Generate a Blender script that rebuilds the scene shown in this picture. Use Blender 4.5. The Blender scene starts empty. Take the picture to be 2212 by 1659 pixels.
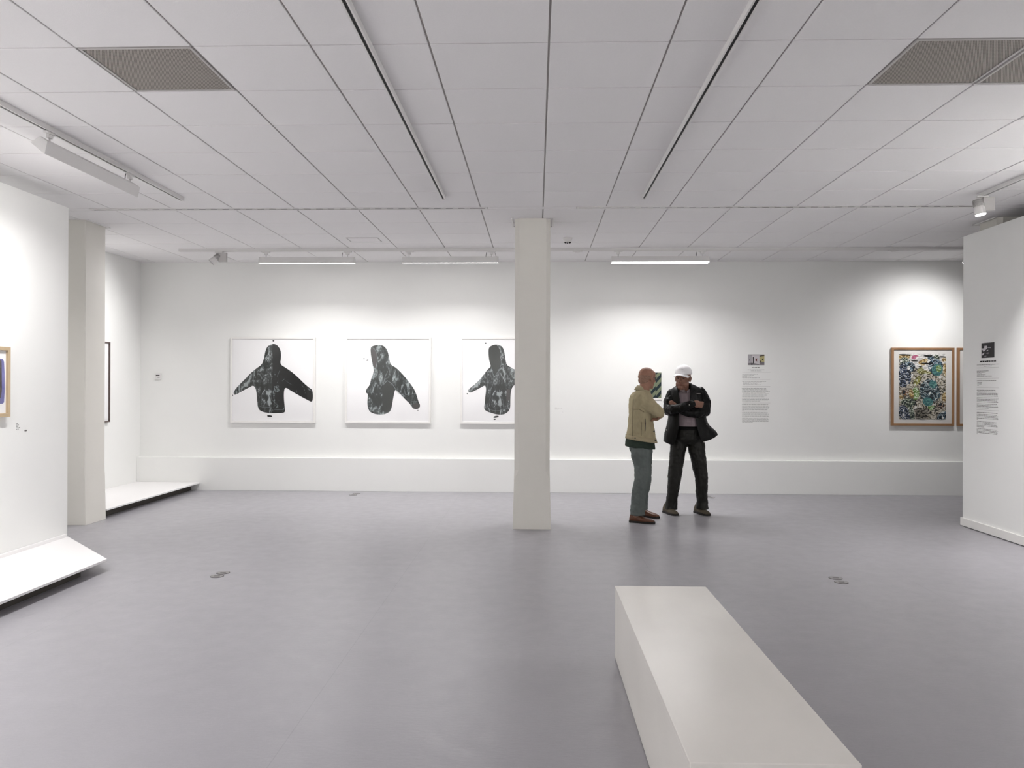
import bpy, bmesh, math, random
from mathutils import Vector, Matrix
random.seed(7)
S = bpy.context.scene
C = S.collection
PI = math.pi

# ------------------------------------------------------------------ camera, world, exposure
CAM_Z, FPX, YAW, PITCH, ROLL = 1.4685, 1698.7, .03143, .001455, .0032
W_, H_ = 2212, 1659
fw = Vector((-math.sin(YAW)*math.cos(PITCH), math.cos(YAW)*math.cos(PITCH), math.sin(PITCH)))
rt0 = Vector((math.cos(YAW), math.sin(YAW), 0)); up0 = rt0.cross(fw)
rt = rt0*math.cos(ROLL) + up0*math.sin(ROLL); up = -rt0*math.sin(ROLL) + up0*math.cos(ROLL)
cd = bpy.data.cameras.new('camera'); cam = bpy.data.objects.new('camera', cd); C.objects.link(cam)
cd.sensor_fit = 'HORIZONTAL'; cd.sensor_width = 36; cd.lens = 36*FPX/W_; cd.clip_start = .05
m = Matrix((rt, up, -fw)).transposed().to_4x4(); m.translation = Vector((0, 0, CAM_Z)); cam.matrix_world = m
S.camera = cam
S.view_settings.view_transform = 'Standard'; S.view_settings.look = 'None'
S.view_settings.gamma = 1; S.view_settings.use_curve_mapping = False
S.view_settings.exposure = 2.0
wd = bpy.data.worlds.new('world'); S.world = wd; wd.use_nodes = True
wd.node_tree.nodes['Background'].inputs[0].default_value = (.9, .9, 1, 1)
wd.node_tree.nodes['Background'].inputs[1].default_value = .05
CEIL = 3.171; BACK = 10.842

def at(x, y, axis, val):            # a pixel of the photo to the world point where its ray meets a plane
    d = fw + rt*((x-W_/2)/FPX) - up*((y-H_/2)/FPX); o = Vector((0, 0, CAM_Z))
    return o + d*((val-o[axis])/d[axis])
def px(x, y, Y): return at(x, y, 1, Y)

# ------------------------------------------------------------------ materials
def srgb(c): return tuple(((v/255+.055)/1.055)**2.4 if v/255 > .04045 else v/255/12.92 for v in c) + (1,)
def mat(name, col, rough=.6, metal=0, spec=.5, noise=0, nscale=20, bump=0, bscale=60, emit=None, estr=0, stretch=(1, 1, 1), sheen=0):
    mt = bpy.data.materials.new(name); mt.use_nodes = True; nt = mt.node_tree; b = nt.nodes['Principled BSDF']
    c = srgb(col); b.inputs['Base Color'].default_value = c; b.inputs['Roughness'].default_value = rough
    b.inputs['Metallic'].default_value = metal; b.inputs['Specular IOR Level'].default_value = spec
    if sheen: b.inputs['Sheen Weight'].default_value = sheen
    if noise or bump:
        tc = nt.nodes.new('ShaderNodeTexCoord'); mp = nt.nodes.new('ShaderNodeMapping'); mp.inputs['Scale'].default_value = stretch
        nt.links.new(tc.outputs['Object'], mp.inputs['Vector'])
        if noise:
            n = nt.nodes.new('ShaderNodeTexNoise'); n.inputs['Scale'].default_value = nscale; n.inputs['Detail'].default_value = 5
            nt.links.new(mp.outputs[0], n.inputs['Vector'])
            r = nt.nodes.new('ShaderNodeMapRange'); r.inputs['From Min'].default_value = .3; r.inputs['From Max'].default_value = .7
            r.inputs['To Min'].default_value = 1-noise; r.inputs['To Max'].default_value = 1+noise
            nt.links.new(n.outputs['Fac'], r.inputs['Value'])
            mx = nt.nodes.new('ShaderNodeVectorMath'); mx.operation = 'SCALE'; mx.inputs[0].default_value = c[:3]
            nt.links.new(r.outputs[0], mx.inputs['Scale']); nt.links.new(mx.outputs[0], b.inputs['Base Color'])
        if bump:
            n2 = nt.nodes.new('ShaderNodeTexNoise'); n2.inputs['Scale'].default_value = bscale; n2.inputs['Detail'].default_value = 4
            nt.links.new(mp.outputs[0], n2.inputs['Vector'])
            bp = nt.nodes.new('ShaderNodeBump'); bp.inputs['Strength'].default_value = bump; bp.inputs['Distance'].default_value = .01
            nt.links.new(n2.outputs['Fac'], bp.inputs['Height']); nt.links.new(bp.outputs[0], b.inputs['Normal'])
    if emit:
        b.inputs['Emission Color'].default_value = srgb(emit); b.inputs['Emission Strength'].default_value = estr
    return mt
M = {}
M['wall'] = mat('wall_paint', (240, 240, 238), .75, noise=.012, nscale=1.3, bump=.05, bscale=180)
M['tile'] = mat('mineral_tile', (236, 234, 235), .95, spec=.1, noise=.012, nscale=150, bump=.12, bscale=300)
M['tbar'] = mat('ceiling_grid', (168, 163, 161), .6)
M['column'] = mat('column_paint', (226, 223, 216), .6, noise=.015, nscale=3)
M['white'] = mat('white_lacquer', (238, 236, 233), .35, noise=.01, nscale=3)
M['platform'] = mat('platform_paint', (242, 240, 240), .4)
M['bench'] = mat('bench_paint', (236, 232, 226), .25, noise=.03, nscale=3.5, stretch=(1, .6, 1))
M['metal_white'] = mat('white_powder_coat', (226, 224, 223), .45)
M['metal_grey'] = mat('grey_powder_coat', (190, 187, 186), .5)
M['dark'] = mat('black_channel', (14, 13, 12), .6)
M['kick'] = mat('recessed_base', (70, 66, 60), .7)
M['led'] = mat('lit_diffuser', (255, 255, 255), .5, emit=(255, 253, 250), estr=3.5)
M['oak'] = mat('pale_oak', (152, 114, 80), .5, noise=.12, nscale=14, stretch=(1, 1, .15))
M['oak_light'] = mat('limed_wood', (190, 168, 136), .5, noise=.08, nscale=16, stretch=(1, 1, .15))
M['walnut'] = mat('dark_frame', (92, 76, 72), .5)
M['paper'] = mat('print_paper', (250, 249, 250), .8)
M['matboard'] = mat('mat_board', (226, 223, 219), .85)
M['ink'] = mat('black_ink', (8, 9, 9), .6)
M['text'] = mat('text_ink', (104, 99, 98), .7)
M['title'] = mat('title_ink', (30, 27, 27), .7)
M['rule'] = mat('thin_rule_ink', (186, 182, 181), .7)
M['socket'] = mat('socket_metal', (150, 147, 146), .35, metal=.6)
M['socket_ring'] = mat('socket_ring', (88, 84, 84), .5)

def glass():
    mt = bpy.data.materials.new('picture_glass'); mt.use_nodes = True; nt = mt.node_tree
    for n in list(nt.nodes): nt.nodes.remove(n)
    o = nt.nodes.new('ShaderNodeOutputMaterial'); t = nt.nodes.new('ShaderNodeBsdfTransparent'); g = nt.nodes.new('ShaderNodeBsdfGlossy')
    g.inputs['Roughness'].default_value = .02
    f = nt.nodes.new('ShaderNodeLayerWeight'); f.inputs['Blend'].default_value = .12; r = nt.nodes.new('ShaderNodeMapRange'); r.inputs[3].default_value = .02; r.inputs[4].default_value = .22
    nt.links.new(f.outputs['Fresnel'], r.inputs[0])
    mx = nt.nodes.new('ShaderNodeMixShader'); nt.links.new(r.outputs[0], mx.inputs[0]); nt.links.new(t.outputs[0], mx.inputs[1]); nt.links.new(g.outputs[0], mx.inputs[2])
    nt.links.new(mx.outputs[0], o.inputs[0]); return mt
M['glass'] = glass()

def floor_mat():
    mt = bpy.data.materials.new('linoleum'); mt.use_nodes = True; nt = mt.node_tree; b = nt.nodes['Principled BSDF']; N = nt.nodes.new; L = nt.links.new
    tc = N('ShaderNodeTexCoord')
    def noise(sc, det, a, bb, stretch=(1, 1, 1)):
        mp = N('ShaderNodeMapping'); mp.inputs['Scale'].default_value = stretch; L(tc.outputs['Object'], mp.inputs[0])
        n = N('ShaderNodeTexNoise'); n.inputs['Scale'].default_value = sc; n.inputs['Detail'].default_value = det; L(mp.outputs[0], n.inputs['Vector'])
        r = N('ShaderNodeMapRange'); r.inputs[1].default_value = .3; r.inputs[2].default_value = .7; r.inputs[3].default_value = a; r.inputs[4].default_value = bb
        L(n.outputs['Fac'], r.inputs[0]); return r.outputs[0]
    def mth(op, a, c=None):
        n = N('ShaderNodeMath'); n.operation = op
        for i, v in enumerate((a, c)):
            if v is None: continue
            if isinstance(v, (int, float)): n.inputs[i].default_value = v
            else: L(v, n.inputs[i])
        return n.outputs[0]
    f = mth('MULTIPLY', noise(1.1, 3, .965, 1.035), noise(38, 6, .975, 1.025, (1, 2.2, 1)))
    f = mth('MULTIPLY', f, noise(160, 3, .97, 1.03))
    sx = N('ShaderNodeSeparateXYZ'); L(tc.outputs['Object'], sx.inputs[0])
    # welded seams every 1.93 m
    u = mth('MODULO', mth('ADD', sx.outputs[0], 1.03+1.93*6), 1.93)
    seam = mth('LESS_THAN', u, .004)
    f = mth('MULTIPLY', f, mth('SUBTRACT', 1, mth('MULTIPLY', seam, .13)))
    v = N('ShaderNodeVectorMath'); v.operation = 'SCALE'; v.inputs[0].default_value = srgb((158, 156, 161))[:3]; L(f, v.inputs['Scale']); L(v.outputs[0], b.inputs['Base Color'])
    L(noise(9, 4, .31, .40), b.inputs['Roughness']); b.inputs['Specular IOR Level'].default_value = .5
    bp = N('ShaderNodeBump'); bp.inputs['Strength'].default_value = .10; bp.inputs['Distance'].default_value = .003
    h = mth('ADD', noise(22, 5, 0, 1, (1, 2.5, 1)), mth('MULTIPLY', noise(4, 3, 0, 1), 1.5)); L(h, bp.inputs['Height']); L(bp.outputs[0], b.inputs['Normal'])
    return mt
M['floor'] = floor_mat()

def perforated():
    mt = bpy.data.materials.new('perforated_sheet'); mt.use_nodes = True; nt = mt.node_tree; b = nt.nodes['Principled BSDF']; N = nt.nodes.new; L = nt.links.new
    tc = N('ShaderNodeTexCoord'); sx = N('ShaderNodeSeparateXYZ'); L(tc.outputs['Object'], sx.inputs[0])
    def mth(op, a, c=None, d=None):
        n = N('ShaderNodeMath'); n.operation = op
        for i, v in enumerate((a, c, d)):
            if v is None: continue
            if isinstance(v, (int, float)): n.inputs[i].default_value = v
            else: L(v, n.inputs[i])
        return n.outputs[0]
    p = .0075
    gy = mth('DIVIDE', sx.outputs[1], p*.87); row = mth('FLOOR', gy); fy = mth('SUBTRACT', mth('SUBTRACT', gy, row), .5)
    gx = mth('ADD', mth('DIVIDE', sx.outputs[0], p), mth('MULTIPLY', row, .5)); fx = mth('SUBTRACT', mth('SUBTRACT', gx, mth('FLOOR', gx)), .5)
    r = mth('SQRT', mth('ADD', mth('POWER', fx, 2), mth('POWER', mth('MULTIPLY', fy, .87), 2)))
    hole = mth('LESS_THAN', r, .37)
    mx = N('ShaderNodeMix'); mx.data_type = 'RGBA'; L(hole, mx.inputs[0]); mx.inputs[6].default_value = srgb((188, 180, 172)); mx.inputs[7].default_value = srgb((40, 36, 33))
    L(mx.outputs[2], b.inputs['Base Color']); b.inputs['Roughness'].default_value = .6
    return mt
M['perf'] = perforated()

# ------------------------------------------------------------------ object helpers
def tag(o, label=None, cat=None, group=None, kind=None):
    if label: o['label'] = label
    if cat: o['category'] = cat
    if group: o['group'] = group
    if kind: o['kind'] = kind
    return o
def empty(name, loc, label, cat, group=None, rz=0):
    o = bpy.data.objects.new(name, None); C.objects.link(o); o.location = loc; o.rotation_euler.z = rz; o.empty_display_size = .1
    return tag(o, label, cat, group)
class MB:
    def __init__(s): s.v = []; s.f = []; s.mi = []
    def add(s, vs, fs, mi=0):
        n = len(s.v); s.v += [tuple(v) for v in vs]; s.f += [tuple(i+n for i in f) for f in fs]; s.mi += [mi]*len(fs); return s
    def box(s, x0, x1, y0, y1, z0, z1, mi=0):
        return s.add([(x0,y0,z0),(x1,y0,z0),(x1,y1,z0),(x0,y1,z0),(x0,y0,z1),(x1,y0,z1),(x1,y1,z1),(x0,y1,z1)],
                     [(0,3,2,1),(4,5,6,7),(0,1,5,4),(1,2,6,5),(2,3,7,6),(3,0,4,7)], mi)
    def prism(s, poly, fn0, fn1, mi=0):      # polygon swept between two mappings
        n = len(poly); v = [fn0(*p) for p in poly] + [fn1(*p) for p in poly]
        return s.add(v, [tuple(range(n))[::-1], tuple(range(n, 2*n))] + [(i, (i+1) % n, (i+1) % n+n, i+n) for i in range(n)], mi)
    def tube(s, p0, p1, r0, r1=None, n=16, mi=0, caps=True):
        r1 = r0 if r1 is None else r1
        p0, p1 = Vector(p0), Vector(p1); d = (p1-p0).normalized(); a = d.orthogonal().normalized(); b = d.cross(a)
        v = [p0+(a*math.cos(t)+b*math.sin(t))*r0 for t in [2*PI*i/n for i in range(n)]] + [p1+(a*math.cos(t)+b*math.sin(t))*r1 for t in [2*PI*i/n for i in range(n)]]
        f = [(i, (i+1) % n, (i+1) % n+n, i+n) for i in range(n)]
        if caps: f += [tuple(range(n))[::-1], tuple(range(n, 2*n))]
        return s.add(v, f, mi)
    def ball(s, c, rx, ry=None, rz=None, n=14, k=9, mi=0, R=None):
        ry = rx if ry is None else ry; rz = rx if rz is None else rz; c = Vector(c); v = []; f = []
        for j in range(k+1):
            ph = PI*j/k
            if j in (0, k): q = [Vector((0, 0, rz*math.cos(ph)))]
            else: q = [Vector((rx*math.sin(ph)*math.cos(2*PI*i/n), ry*math.sin(ph)*math.sin(2*PI*i/n), rz*math.cos(ph))) for i in range(n)]
            v += [(c + (R @ w if R else w)) for w in q]
        for i in range(n):
            f.append((0, 1+i, 1+(i+1) % n)); b0 = 1+(k-2)*n; f.append((b0+i, len(v)-1, b0+(i+1) % n))
        for j in range(k-2):
            for i in range(n): a = 1+j*n; f.append((a+i, a+n+i, a+n+(i+1) % n, a+(i+1) % n))
        return s.add(v, f, mi)
    def chain(s, pts, rad, n=14):
        for i in range(len(pts)-1): s.tube(pts[i], pts[i+1], rad[i], rad[i+1], n)
        for p, r in zip(pts, rad): s.ball(p, r, n=n)
        return s
    def rings(s, R_, n=28, mi=0, cap=True):      # R_: (cx, cy, z, a, b, rot)
        v = []
        for (cx, cy, z, a, b, ro) in R_:
            for i in range(n):
                t = 2*PI*i/n; x, y = a*math.cos(t), b*math.sin(t); v.append((cx+x*math.cos(ro)-y*math.sin(ro), cy+x*math.sin(ro)+y*math.cos(ro), z))
        f = []
        for j in range(len(R_)-1):
            for i in range(n): f.append((j*n+i, j*n+(i+1) % n, (j+1)*n+(i+1) % n, (j+1)*n+i))
        if cap: f += [tuple(range(n))[::-1], tuple(range(len(v)-n, len(v)))]
        return s.add(v, f, mi)
    def build(s, name, mats, parent=None, bevel=0, smooth=False, world=False, bseg=2):
        me = bpy.data.meshes.new(name); me.from_pydata(s.v, [], s.f)
        mats = mats if isinstance(mats, (list, tuple)) else [mats]
        for q in mats: me.materials.append(q)
        me.polygons.foreach_set('material_index', s.mi)
        bm = bmesh.new(); bm.from_mesh(me); bmesh.ops.recalc_face_normals(bm, faces=bm.faces[:]); bm.to_mesh(me); bm.free()
        if smooth: me.polygons.foreach_set('use_smooth', [True]*len(me.polygons))
        o = bpy.data.objects.new(name, me); C.objects.link(o)
        if parent:
            o.parent = parent
            if world:                     # vertices were given in world coordinates
                o.matrix_parent_inverse = Matrix.Identity(4)
                inv = MW(parent).inverted(); me.transform(inv)
        if bevel:
            b = o.modifiers.new('bevel', 'BEVEL'); b.width = bevel; b.segments = bseg; b.limit_method = 'ANGLE'; b.angle_limit = .6
        me.update(); return o
def MW(o):
    mm = Matrix.LocRotScale(o.location, o.rotation_euler, o.scale)
    return MW(o.parent) @ mm if o.parent else mm
def copy_tree(o, parent=None):
    c = o.copy(); C.objects.link(c); c.parent = parent
    for ch in list(o.children): copy_tree(ch, c)
    return c

# ------------------------------------------------------------------ the room
XL, XR, YR = -5.55, 7.4, -4.5
MB().box(XL-.1, XR+.1, YR-.1, BACK+.1, -.1, 0).build('floor', M['floor'])['kind'] = 'structure'
MB().box(XL-.1, XR+.1, BACK, BACK+.12, 0, CEIL+.15).build('wall_back', M['wall'])['kind'] = 'structure'
MB().box(XL-.12, XL, YR, BACK, 0, CEIL+.15).build('wall_left', M['wall'])['kind'] = 'structure'
MB().box(XR, XR+.12, YR, BACK, 0, CEIL+.15).build('wall_right', M['wall'])['kind'] = 'structure'
MB().box(XL-.1, XR+.1, YR-.12, YR, 0, CEIL+.15).build('wall_rear', M['wall'])['kind'] = 'structure'
MB().box(XL, XR, BACK-.085, BACK, 0, .455).build('baseboard_back', M['wall'], bevel=.003)['kind'] = 'structure'
# free standing exhibition partitions
PLX, PRX = -4.21, 4.49
MB().box(PLX-.12, PLX, -2.5, 6.937, .02, 3.05).build('wall_partition_left', M['wall'], bevel=.003)['kind'] = 'structure'
MB().box(PRX, PRX+.1, -2.5, 8.436, 0, 3.05).build('wall_partition_right', M['wall'], bevel=.006)['kind'] = 'structure'
MB().box(PRX-.018, PRX, -2.5, 8.45, .008, .092).build('baseboard_right', M['white'], bevel=.004)['kind'] = 'structure'

# ceiling of mineral tiles in a metal grid
GX, GY = .056, 3.912
cb = MB(); cb.box(XL, XR, YR, BACK, CEIL+.008, CEIL+.10, 1)
rows = [(GY+.6*j, GY+.6*(j+1)) for j in range(-14, 6)] + [(7.612+.6*k, 7.612+.6*(k+1)) for k in range(0, 6)]
GR = {(-4, 0), (3, 0), (4, 0)}
for i in range(-10, 13):
    for (a, b) in rows:
        j = round((a-GY)/.6)
        if abs(a-(GY+.6*j)) < .01 and (i, j) in GR: continue
        x0 = max(GX+.6*i+.0054, XL); x1 = min(GX+.6*(i+1)-.0054, XR); y0 = max(a+.0052, YR); y1 = min(b-.0052, BACK)
        if x1-x0 < .02 or y1-y0 < .02: continue
        h = [random.uniform(-.0008, .0008) for _ in range(4)]; e = .002
        q = [(x0, y0), (x1, y0), (x1, y1), (x0, y1)]; qi = [(x0+e, y0+e), (x1-e, y0+e), (x1-e, y1-e), (x0+e, y1-e)]
        v = [(p[0], p[1], CEIL+.0085) for p in q] + [(p[0], p[1], CEIL+.002+h[k]) for k, p in enumerate(q)] + [(p[0], p[1], CEIL+h[k]) for k, p in enumerate(qi)]
        cb.add(v, [(0, 1, 5, 4), (1, 2, 6, 5), (2, 3, 7, 6), (3, 0, 4, 7), (4, 5, 9, 8), (5, 6, 10, 9), (6, 7, 11, 10), (7, 4, 8, 11), (8, 9, 10, 11)])
# plain filler strip beside the slot diffusers
for (a, b) in ((XL, -4.37), (-.475, .375), (4.2, XR)): cb.box(a, b, 7.520, 7.606, CEIL+.001, CEIL+.011)
cb.build('ceiling', [M['tile'], M['tbar']])['kind'] = 'structure'

# linear slot diffusers
def slot(x0, x1, label):
    r = empty('slot_diffuser', ((x0+x1)/2, 7.562, CEIL), label, 'air vent', 'slot diffusers'); w = (x1-x0)/2
    MB().box(-w, w, -.041, -.016, -.002, .008).box(-w, w, .022, .041, -.002, .008).box(-w, -w+.02, -.016, .022, -.002, .008).box(w-.02, w, -.016, .022, -.002, .008).build('frame', M['metal_white'], r)
    MB().box(-w+.02, w-.02, -.016, .022, .003, .0105).build('slot', M['dark'], r)
    x = -w+.1
    while x < w-.15: MB().box(x, x+.05, -.002, .006, -.001, .006).build('deflector_blade', M['metal_grey'], r); x += .115
slot(-4.366, -.48, 'long white slot air diffuser set in the ceiling left of the central column')
slot(.382, 4.194, 'long white slot air diffuser set in the ceiling right of the central column')

# perforated return air grilles
for (i, lab) in ((-4, 'grey perforated ceiling grille above the left partition side of the room'), (3, 'grey perforated ceiling grille at upper right, nearer the middle of the room'), (4, 'grey perforated ceiling grille cut by the right edge of the photo')):
    r = empty('return_air_grille', (GX+.6*(i+.5), GY+.3, CEIL), lab, 'ceiling grille', 'perforated ceiling grilles')
    f = MB(); a, b = .291, .279
    for q in ((-a, a, -a, -b), (-a, a, b, a), (-a, -b, -b, b), (b, a, -b, b)): f.box(*q, -.001, .010)
    f.build('frame', M['metal_grey'], r); MB().box(-b, b, -b, b, .0035, .0075).build('perforated_sheet', M['perf'], r)

# columns
def column(xc, label, ch=.042):
    r = empty('column', (xc, 8.21, 0), label, 'column', 'square painted columns')
    rr = []; b = MB()
    def oct_(w, d, c, z): return [(-w+c, -d, z), (w-c, -d, z), (w, -d+c, z), (w, d-c, z), (w-c, d, z), (-w+c, d, z), (-w, d-c, z), (-w, -d+c, z)]
    lv = [oct_(.195, .194, .002, 0), oct_(.183, .192, .002, .50), oct_(.183, .192, .006, .515), oct_(.181, .192, ch, .60), oct_(.181, .192, ch, CEIL)]
    v = [p for q in lv for p in q]; f = [tuple(range(8))[::-1], tuple(range(len(v)-8, len(v)))]
    for j in range(len(lv)-1):
        for i in range(8): f.append((j*8+i, j*8+(i+1) % 8, (j+1)*8+(i+1) % 8, (j+1)*8+i))
    b.add(v, f).build('shaft', M['column'], r, bevel=.002)
    k = MB(); o, n_, t = .222, .213, .003        # angle trim around the cut-out of the ceiling
    k.box(-o, -n_+.008, -.205, .21, CEIL-.012, CEIL-.002).box(n_-.008, o, -.205, .21, CEIL-.012, CEIL-.002).box(-o, o, .2, .21, CEIL-.012, CEIL-.002)
    k.build('ceiling_trim', M['metal_white'], r)
    return r
column(-.046, 'free-standing white column with chamfered corners in the middle of the room')
column(-4.868, 'white column at far left, just behind the left partition', .008)
column(4.80, 'white column at far right, its top showing above the right partition')

# platforms with mitred ends
def platform(name_lab, x0, x1, y0, yi, yo, z, kx):
    r = empty('display_platform', ((x0+x1)/2, (y0+yi)/2, 0), name_lab, 'platform', 'low white wall platforms'); cx, cy = (x0+x1)/2, (y0+yi)/2
    P = [(x0-cx, y0-cy), (x1-cx, y0-cy), (x1-cx, yo-cy), (x0-cx, yi-cy)]
    MB().prism(P, lambda x, y: (x, y, z-.018), lambda x, y: (x, y, z)).build('top_panel', M['platform'], r, bevel=.0015)
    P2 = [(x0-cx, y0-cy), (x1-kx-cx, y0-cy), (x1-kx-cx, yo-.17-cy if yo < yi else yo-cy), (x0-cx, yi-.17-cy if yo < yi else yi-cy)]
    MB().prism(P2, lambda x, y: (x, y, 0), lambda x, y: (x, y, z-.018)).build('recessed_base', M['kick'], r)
    return r
p = platform('low white platform with a mitred end against the left partition', PLX+.002, -3.355, -2.45, 6.935, 6.05, .10, .11)
MB().box(PLX+.002, PLX+.022, -2.45, 6.9, .10, .128).build('rear_lip', M['platform'], p, world=True, bevel=.002)
platform('low white platform along the left wall running to the back wall', XL, -4.66, 8.41, BACK-.09, BACK-.09, .11, .12)

# ------------------------------------------------------------------ track lighting
def track(x0, x1, y0, y1, label):
    alongx = abs(x1-x0) > abs(y1-y0)
    r = empty('lighting_track', ((x0+x1)/2, (y0+y1)/2, CEIL), label, 'light track', 'white ceiling light tracks')
    L = max(abs(x1-x0), abs(y1-y0))/2; w, h = .018, .034
    prof = [(-w, 0), (-w, -h), (-.009, -h), (-.009, -.008), (.009, -.008), (.009, -h), (w, -h), (w, 0)]
    f0 = (lambda a, z: (-L, a, z)) if alongx else (lambda a, z: (a, -L, z)); f1 = (lambda a, z: (L, a, z)) if alongx else (lambda a, z: (a, L, z))
    MB().prism(prof, f0, f1).build('rail', M['metal_white'], r)
    b = MB(); c = (-L+.02, L-.02, -.009, .009, -.027, -.008) if alongx else (-.009, .009, -L+.02, L-.02, -.027, -.008)
    b.box(*c).build('conductor_channel', M['dark'], r)
    for s_ in (-1, 1):
        e = MB()
        if alongx: e.box(s_*L-.001 if s_ > 0 else -L-.008, L+.008 if s_ > 0 else -L+.001, -w, w, -h, 0)
        else: e.box(-w, w, L-.001 if s_ > 0 else -L-.008, L+.008 if s_ > 0 else -L+.001, -h, 0)
        e.build('end_cap', M['metal_white'], r)
T3X, T4X, T1X, T2X, TBY = -3.235, 3.905, -.845, .951, 9.77
track(T3X, T3X, -2.5, 7.06, 'white ceiling light track in front of the left partition')
track(T1X, T1X, -2.0, 7.06, 'white ceiling light track left of the central column')
track(T2X, T2X, -2.0, 7.08, 'white ceiling light track right of the central column')
track(T4X, T4X, -2.5, 7.08, 'white ceiling light track in front of the right partition')
track(-4.95, -4.95, 2.6, 6.4, 'unseen ceiling light track added in the corridor behind the left partition')  # unseen track added to carry the corridor fill washer
track(-4.50, 6.2, TBY, TBY, 'long white ceiling light track running along the back wall')

def lamp(kind, name, loc, direction, parent, **kw):
    l = bpy.data.lights.new(name, kind); o = bpy.data.objects.new(name, l); C.objects.link(o)
    for k, v in kw.items(): setattr(l, k, v)
    z = -Vector(direction).normalized(); x = Vector((0, 1, 0)).cross(z).normalized(); y = z.cross(x)      # long side of the lamp along the housing
    o.parent = parent; o.location = loc; o.rotation_euler = Matrix((x, y, z)).transposed().to_euler()
    return o
def washer(loc, rz, label, power=30, tilt=0, spread=150, aim=None, group='linear wall washer lights'):
    # local frame: length along y, light leaves toward -x and down
    r = empty('wall_washer', loc, label, 'wall washer light', group, rz)
    L = .6
    sec = [(.04, .035), (.02, -.047), (-.074, .029), (-.011, .07)]
    ct, st = math.cos(tilt), math.sin(tilt)
    sec = [(a*ct-b*st, a*st+b*ct) for a, b in sec]; zo = -.156
    MB().prism(sec, lambda a, z: (a, -L, z+zo), lambda a, z: (a, L, z+zo)).build('housing', M['metal_white'], r, bevel=.002)
    A, B = Vector((sec[1][0], 0, sec[1][1]+zo)), Vector((sec[2][0], 0, sec[2][1]+zo)); d = (B-A).normalized(); n = Vector((d.z, 0, -d.x))
    if n.z > 0: n = -n
    rim = .0025 if tilt else .0006
    a, b = A+d*.008+n*rim, B-d*.008+n*rim; dm = MB().add([(a.x, -L+.01, a.z), (b.x, -L+.01, b.z), (b.x, L-.01, b.z), (a.x, L-.01, a.z)], [(0, 1, 2, 3)])
    if tilt: dm.add(
        [(A.x, -L+.005, A.z), (B.x, -L+.005, B.z), (b.x, -L+.01, b.z), (a.x, -L+.01, a.z), (A.x, L-.005, A.z), (B.x, L-.005, B.z), (b.x, L-.01, b.z), (a.x, L-.01, a.z)],
        [(0, 1, 2, 3), (4, 5, 6, 7), (0, 3, 7, 4), (1, 2, 6, 5)])
    dm.build('diffuser', M['led'], r)
    for sy in (-.515, .515):
        s = MB(); s.box(-.013, .013, sy-.05, sy+.05, -.05, -.034).box(-.011, .011, sy-.022, sy+.022, -.076, -.05); ad = s.build('track_adapter', M['metal_white'], r, bevel=.002)
        MB().tube((0, sy, -.076), (.008, sy, -.135), .006, n=10).build('stem', M['metal_white'], r, smooth=True)
    MB().tube((0, .45, -.05), (-.002, .44, -.12), .0028, n=8).build('cable', M['dark'], r)
    c = (a+b)/2 + n*.02
    aim = aim or (-.22, 0, -.95)
    l = lamp('AREA', 'washer_lamp', (c.x, 0, c.z), aim, r, shape='RECTANGLE', size=.07, size_y=1.15, energy=power, spread=math.radians(spread), color=(1, .99, .985))
    return r
# left partition washers (the far one is in the photo)
washer((T3X, 5.63, CEIL), 0, 'long white wall washer hanging from the left track, facing the left partition', 5.2, spread=140)
for y, w_, lab in ((3.4, 8, 'unseen fill added next to the end one'), (1.2, 10, 'unseen fill added beside the camera'), (-1.0, 10, 'unseen fill added behind the camera')): washer((T3X, y, CEIL), 0, 'white wall washer on the left track, ' + lab, w_)  # out-of-view washers added to raise the general light of the room
for y, w_, lab in ((5.0, 12, 'nearest to the spotlight'), (2.2, 1.0, 'unseen fill added beside the camera'), (-.8, 2, 'unseen fill added behind the camera')): washer((T4X, y, CEIL), PI, 'white wall washer on the right track, ' + lab, w_, aim=(-.75, 0, -.66), spread=120)  # those beside and behind the camera are unseen fill added for ambient light
washer((-4.95, 5.6, CEIL), 0, 'white fill washer added unseen in the corridor behind the left partition', 5)  # hidden lamp added to brighten the front of the left column
track(-4.0, 5.0, -3.3, -3.3, 'unseen ceiling light track added along the rear wall')  # track out of view, added for the rear fill washers
for x, lab in ((-2.8, 'at its left end'), (-.9, 'left of its middle'), (1.2, 'right of its middle'), (3.2, 'at its right end')): washer((x, -3.3, CEIL), PI/2, 'unseen fill washer added on the rear track, ' + lab, 11)  # unseen washers added to give broad soft light from behind
# back wall washers : local -x turned to +y
for x, lab, t in ((-2.885, 'lit wall washer at the back wall above the first hooded print from the left', .55), (-1.08, 'lit wall washer at the back wall, left of the central column top', .55), (1.52, 'brightly lit wall washer at the back wall, right of the central column', .72)):
    washer((x, TBY, CEIL), -PI/2, lab, 6.0 if x < 0 else 7.4, tilt=t, aim=(.03, 0, -1), spread=146)

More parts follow.
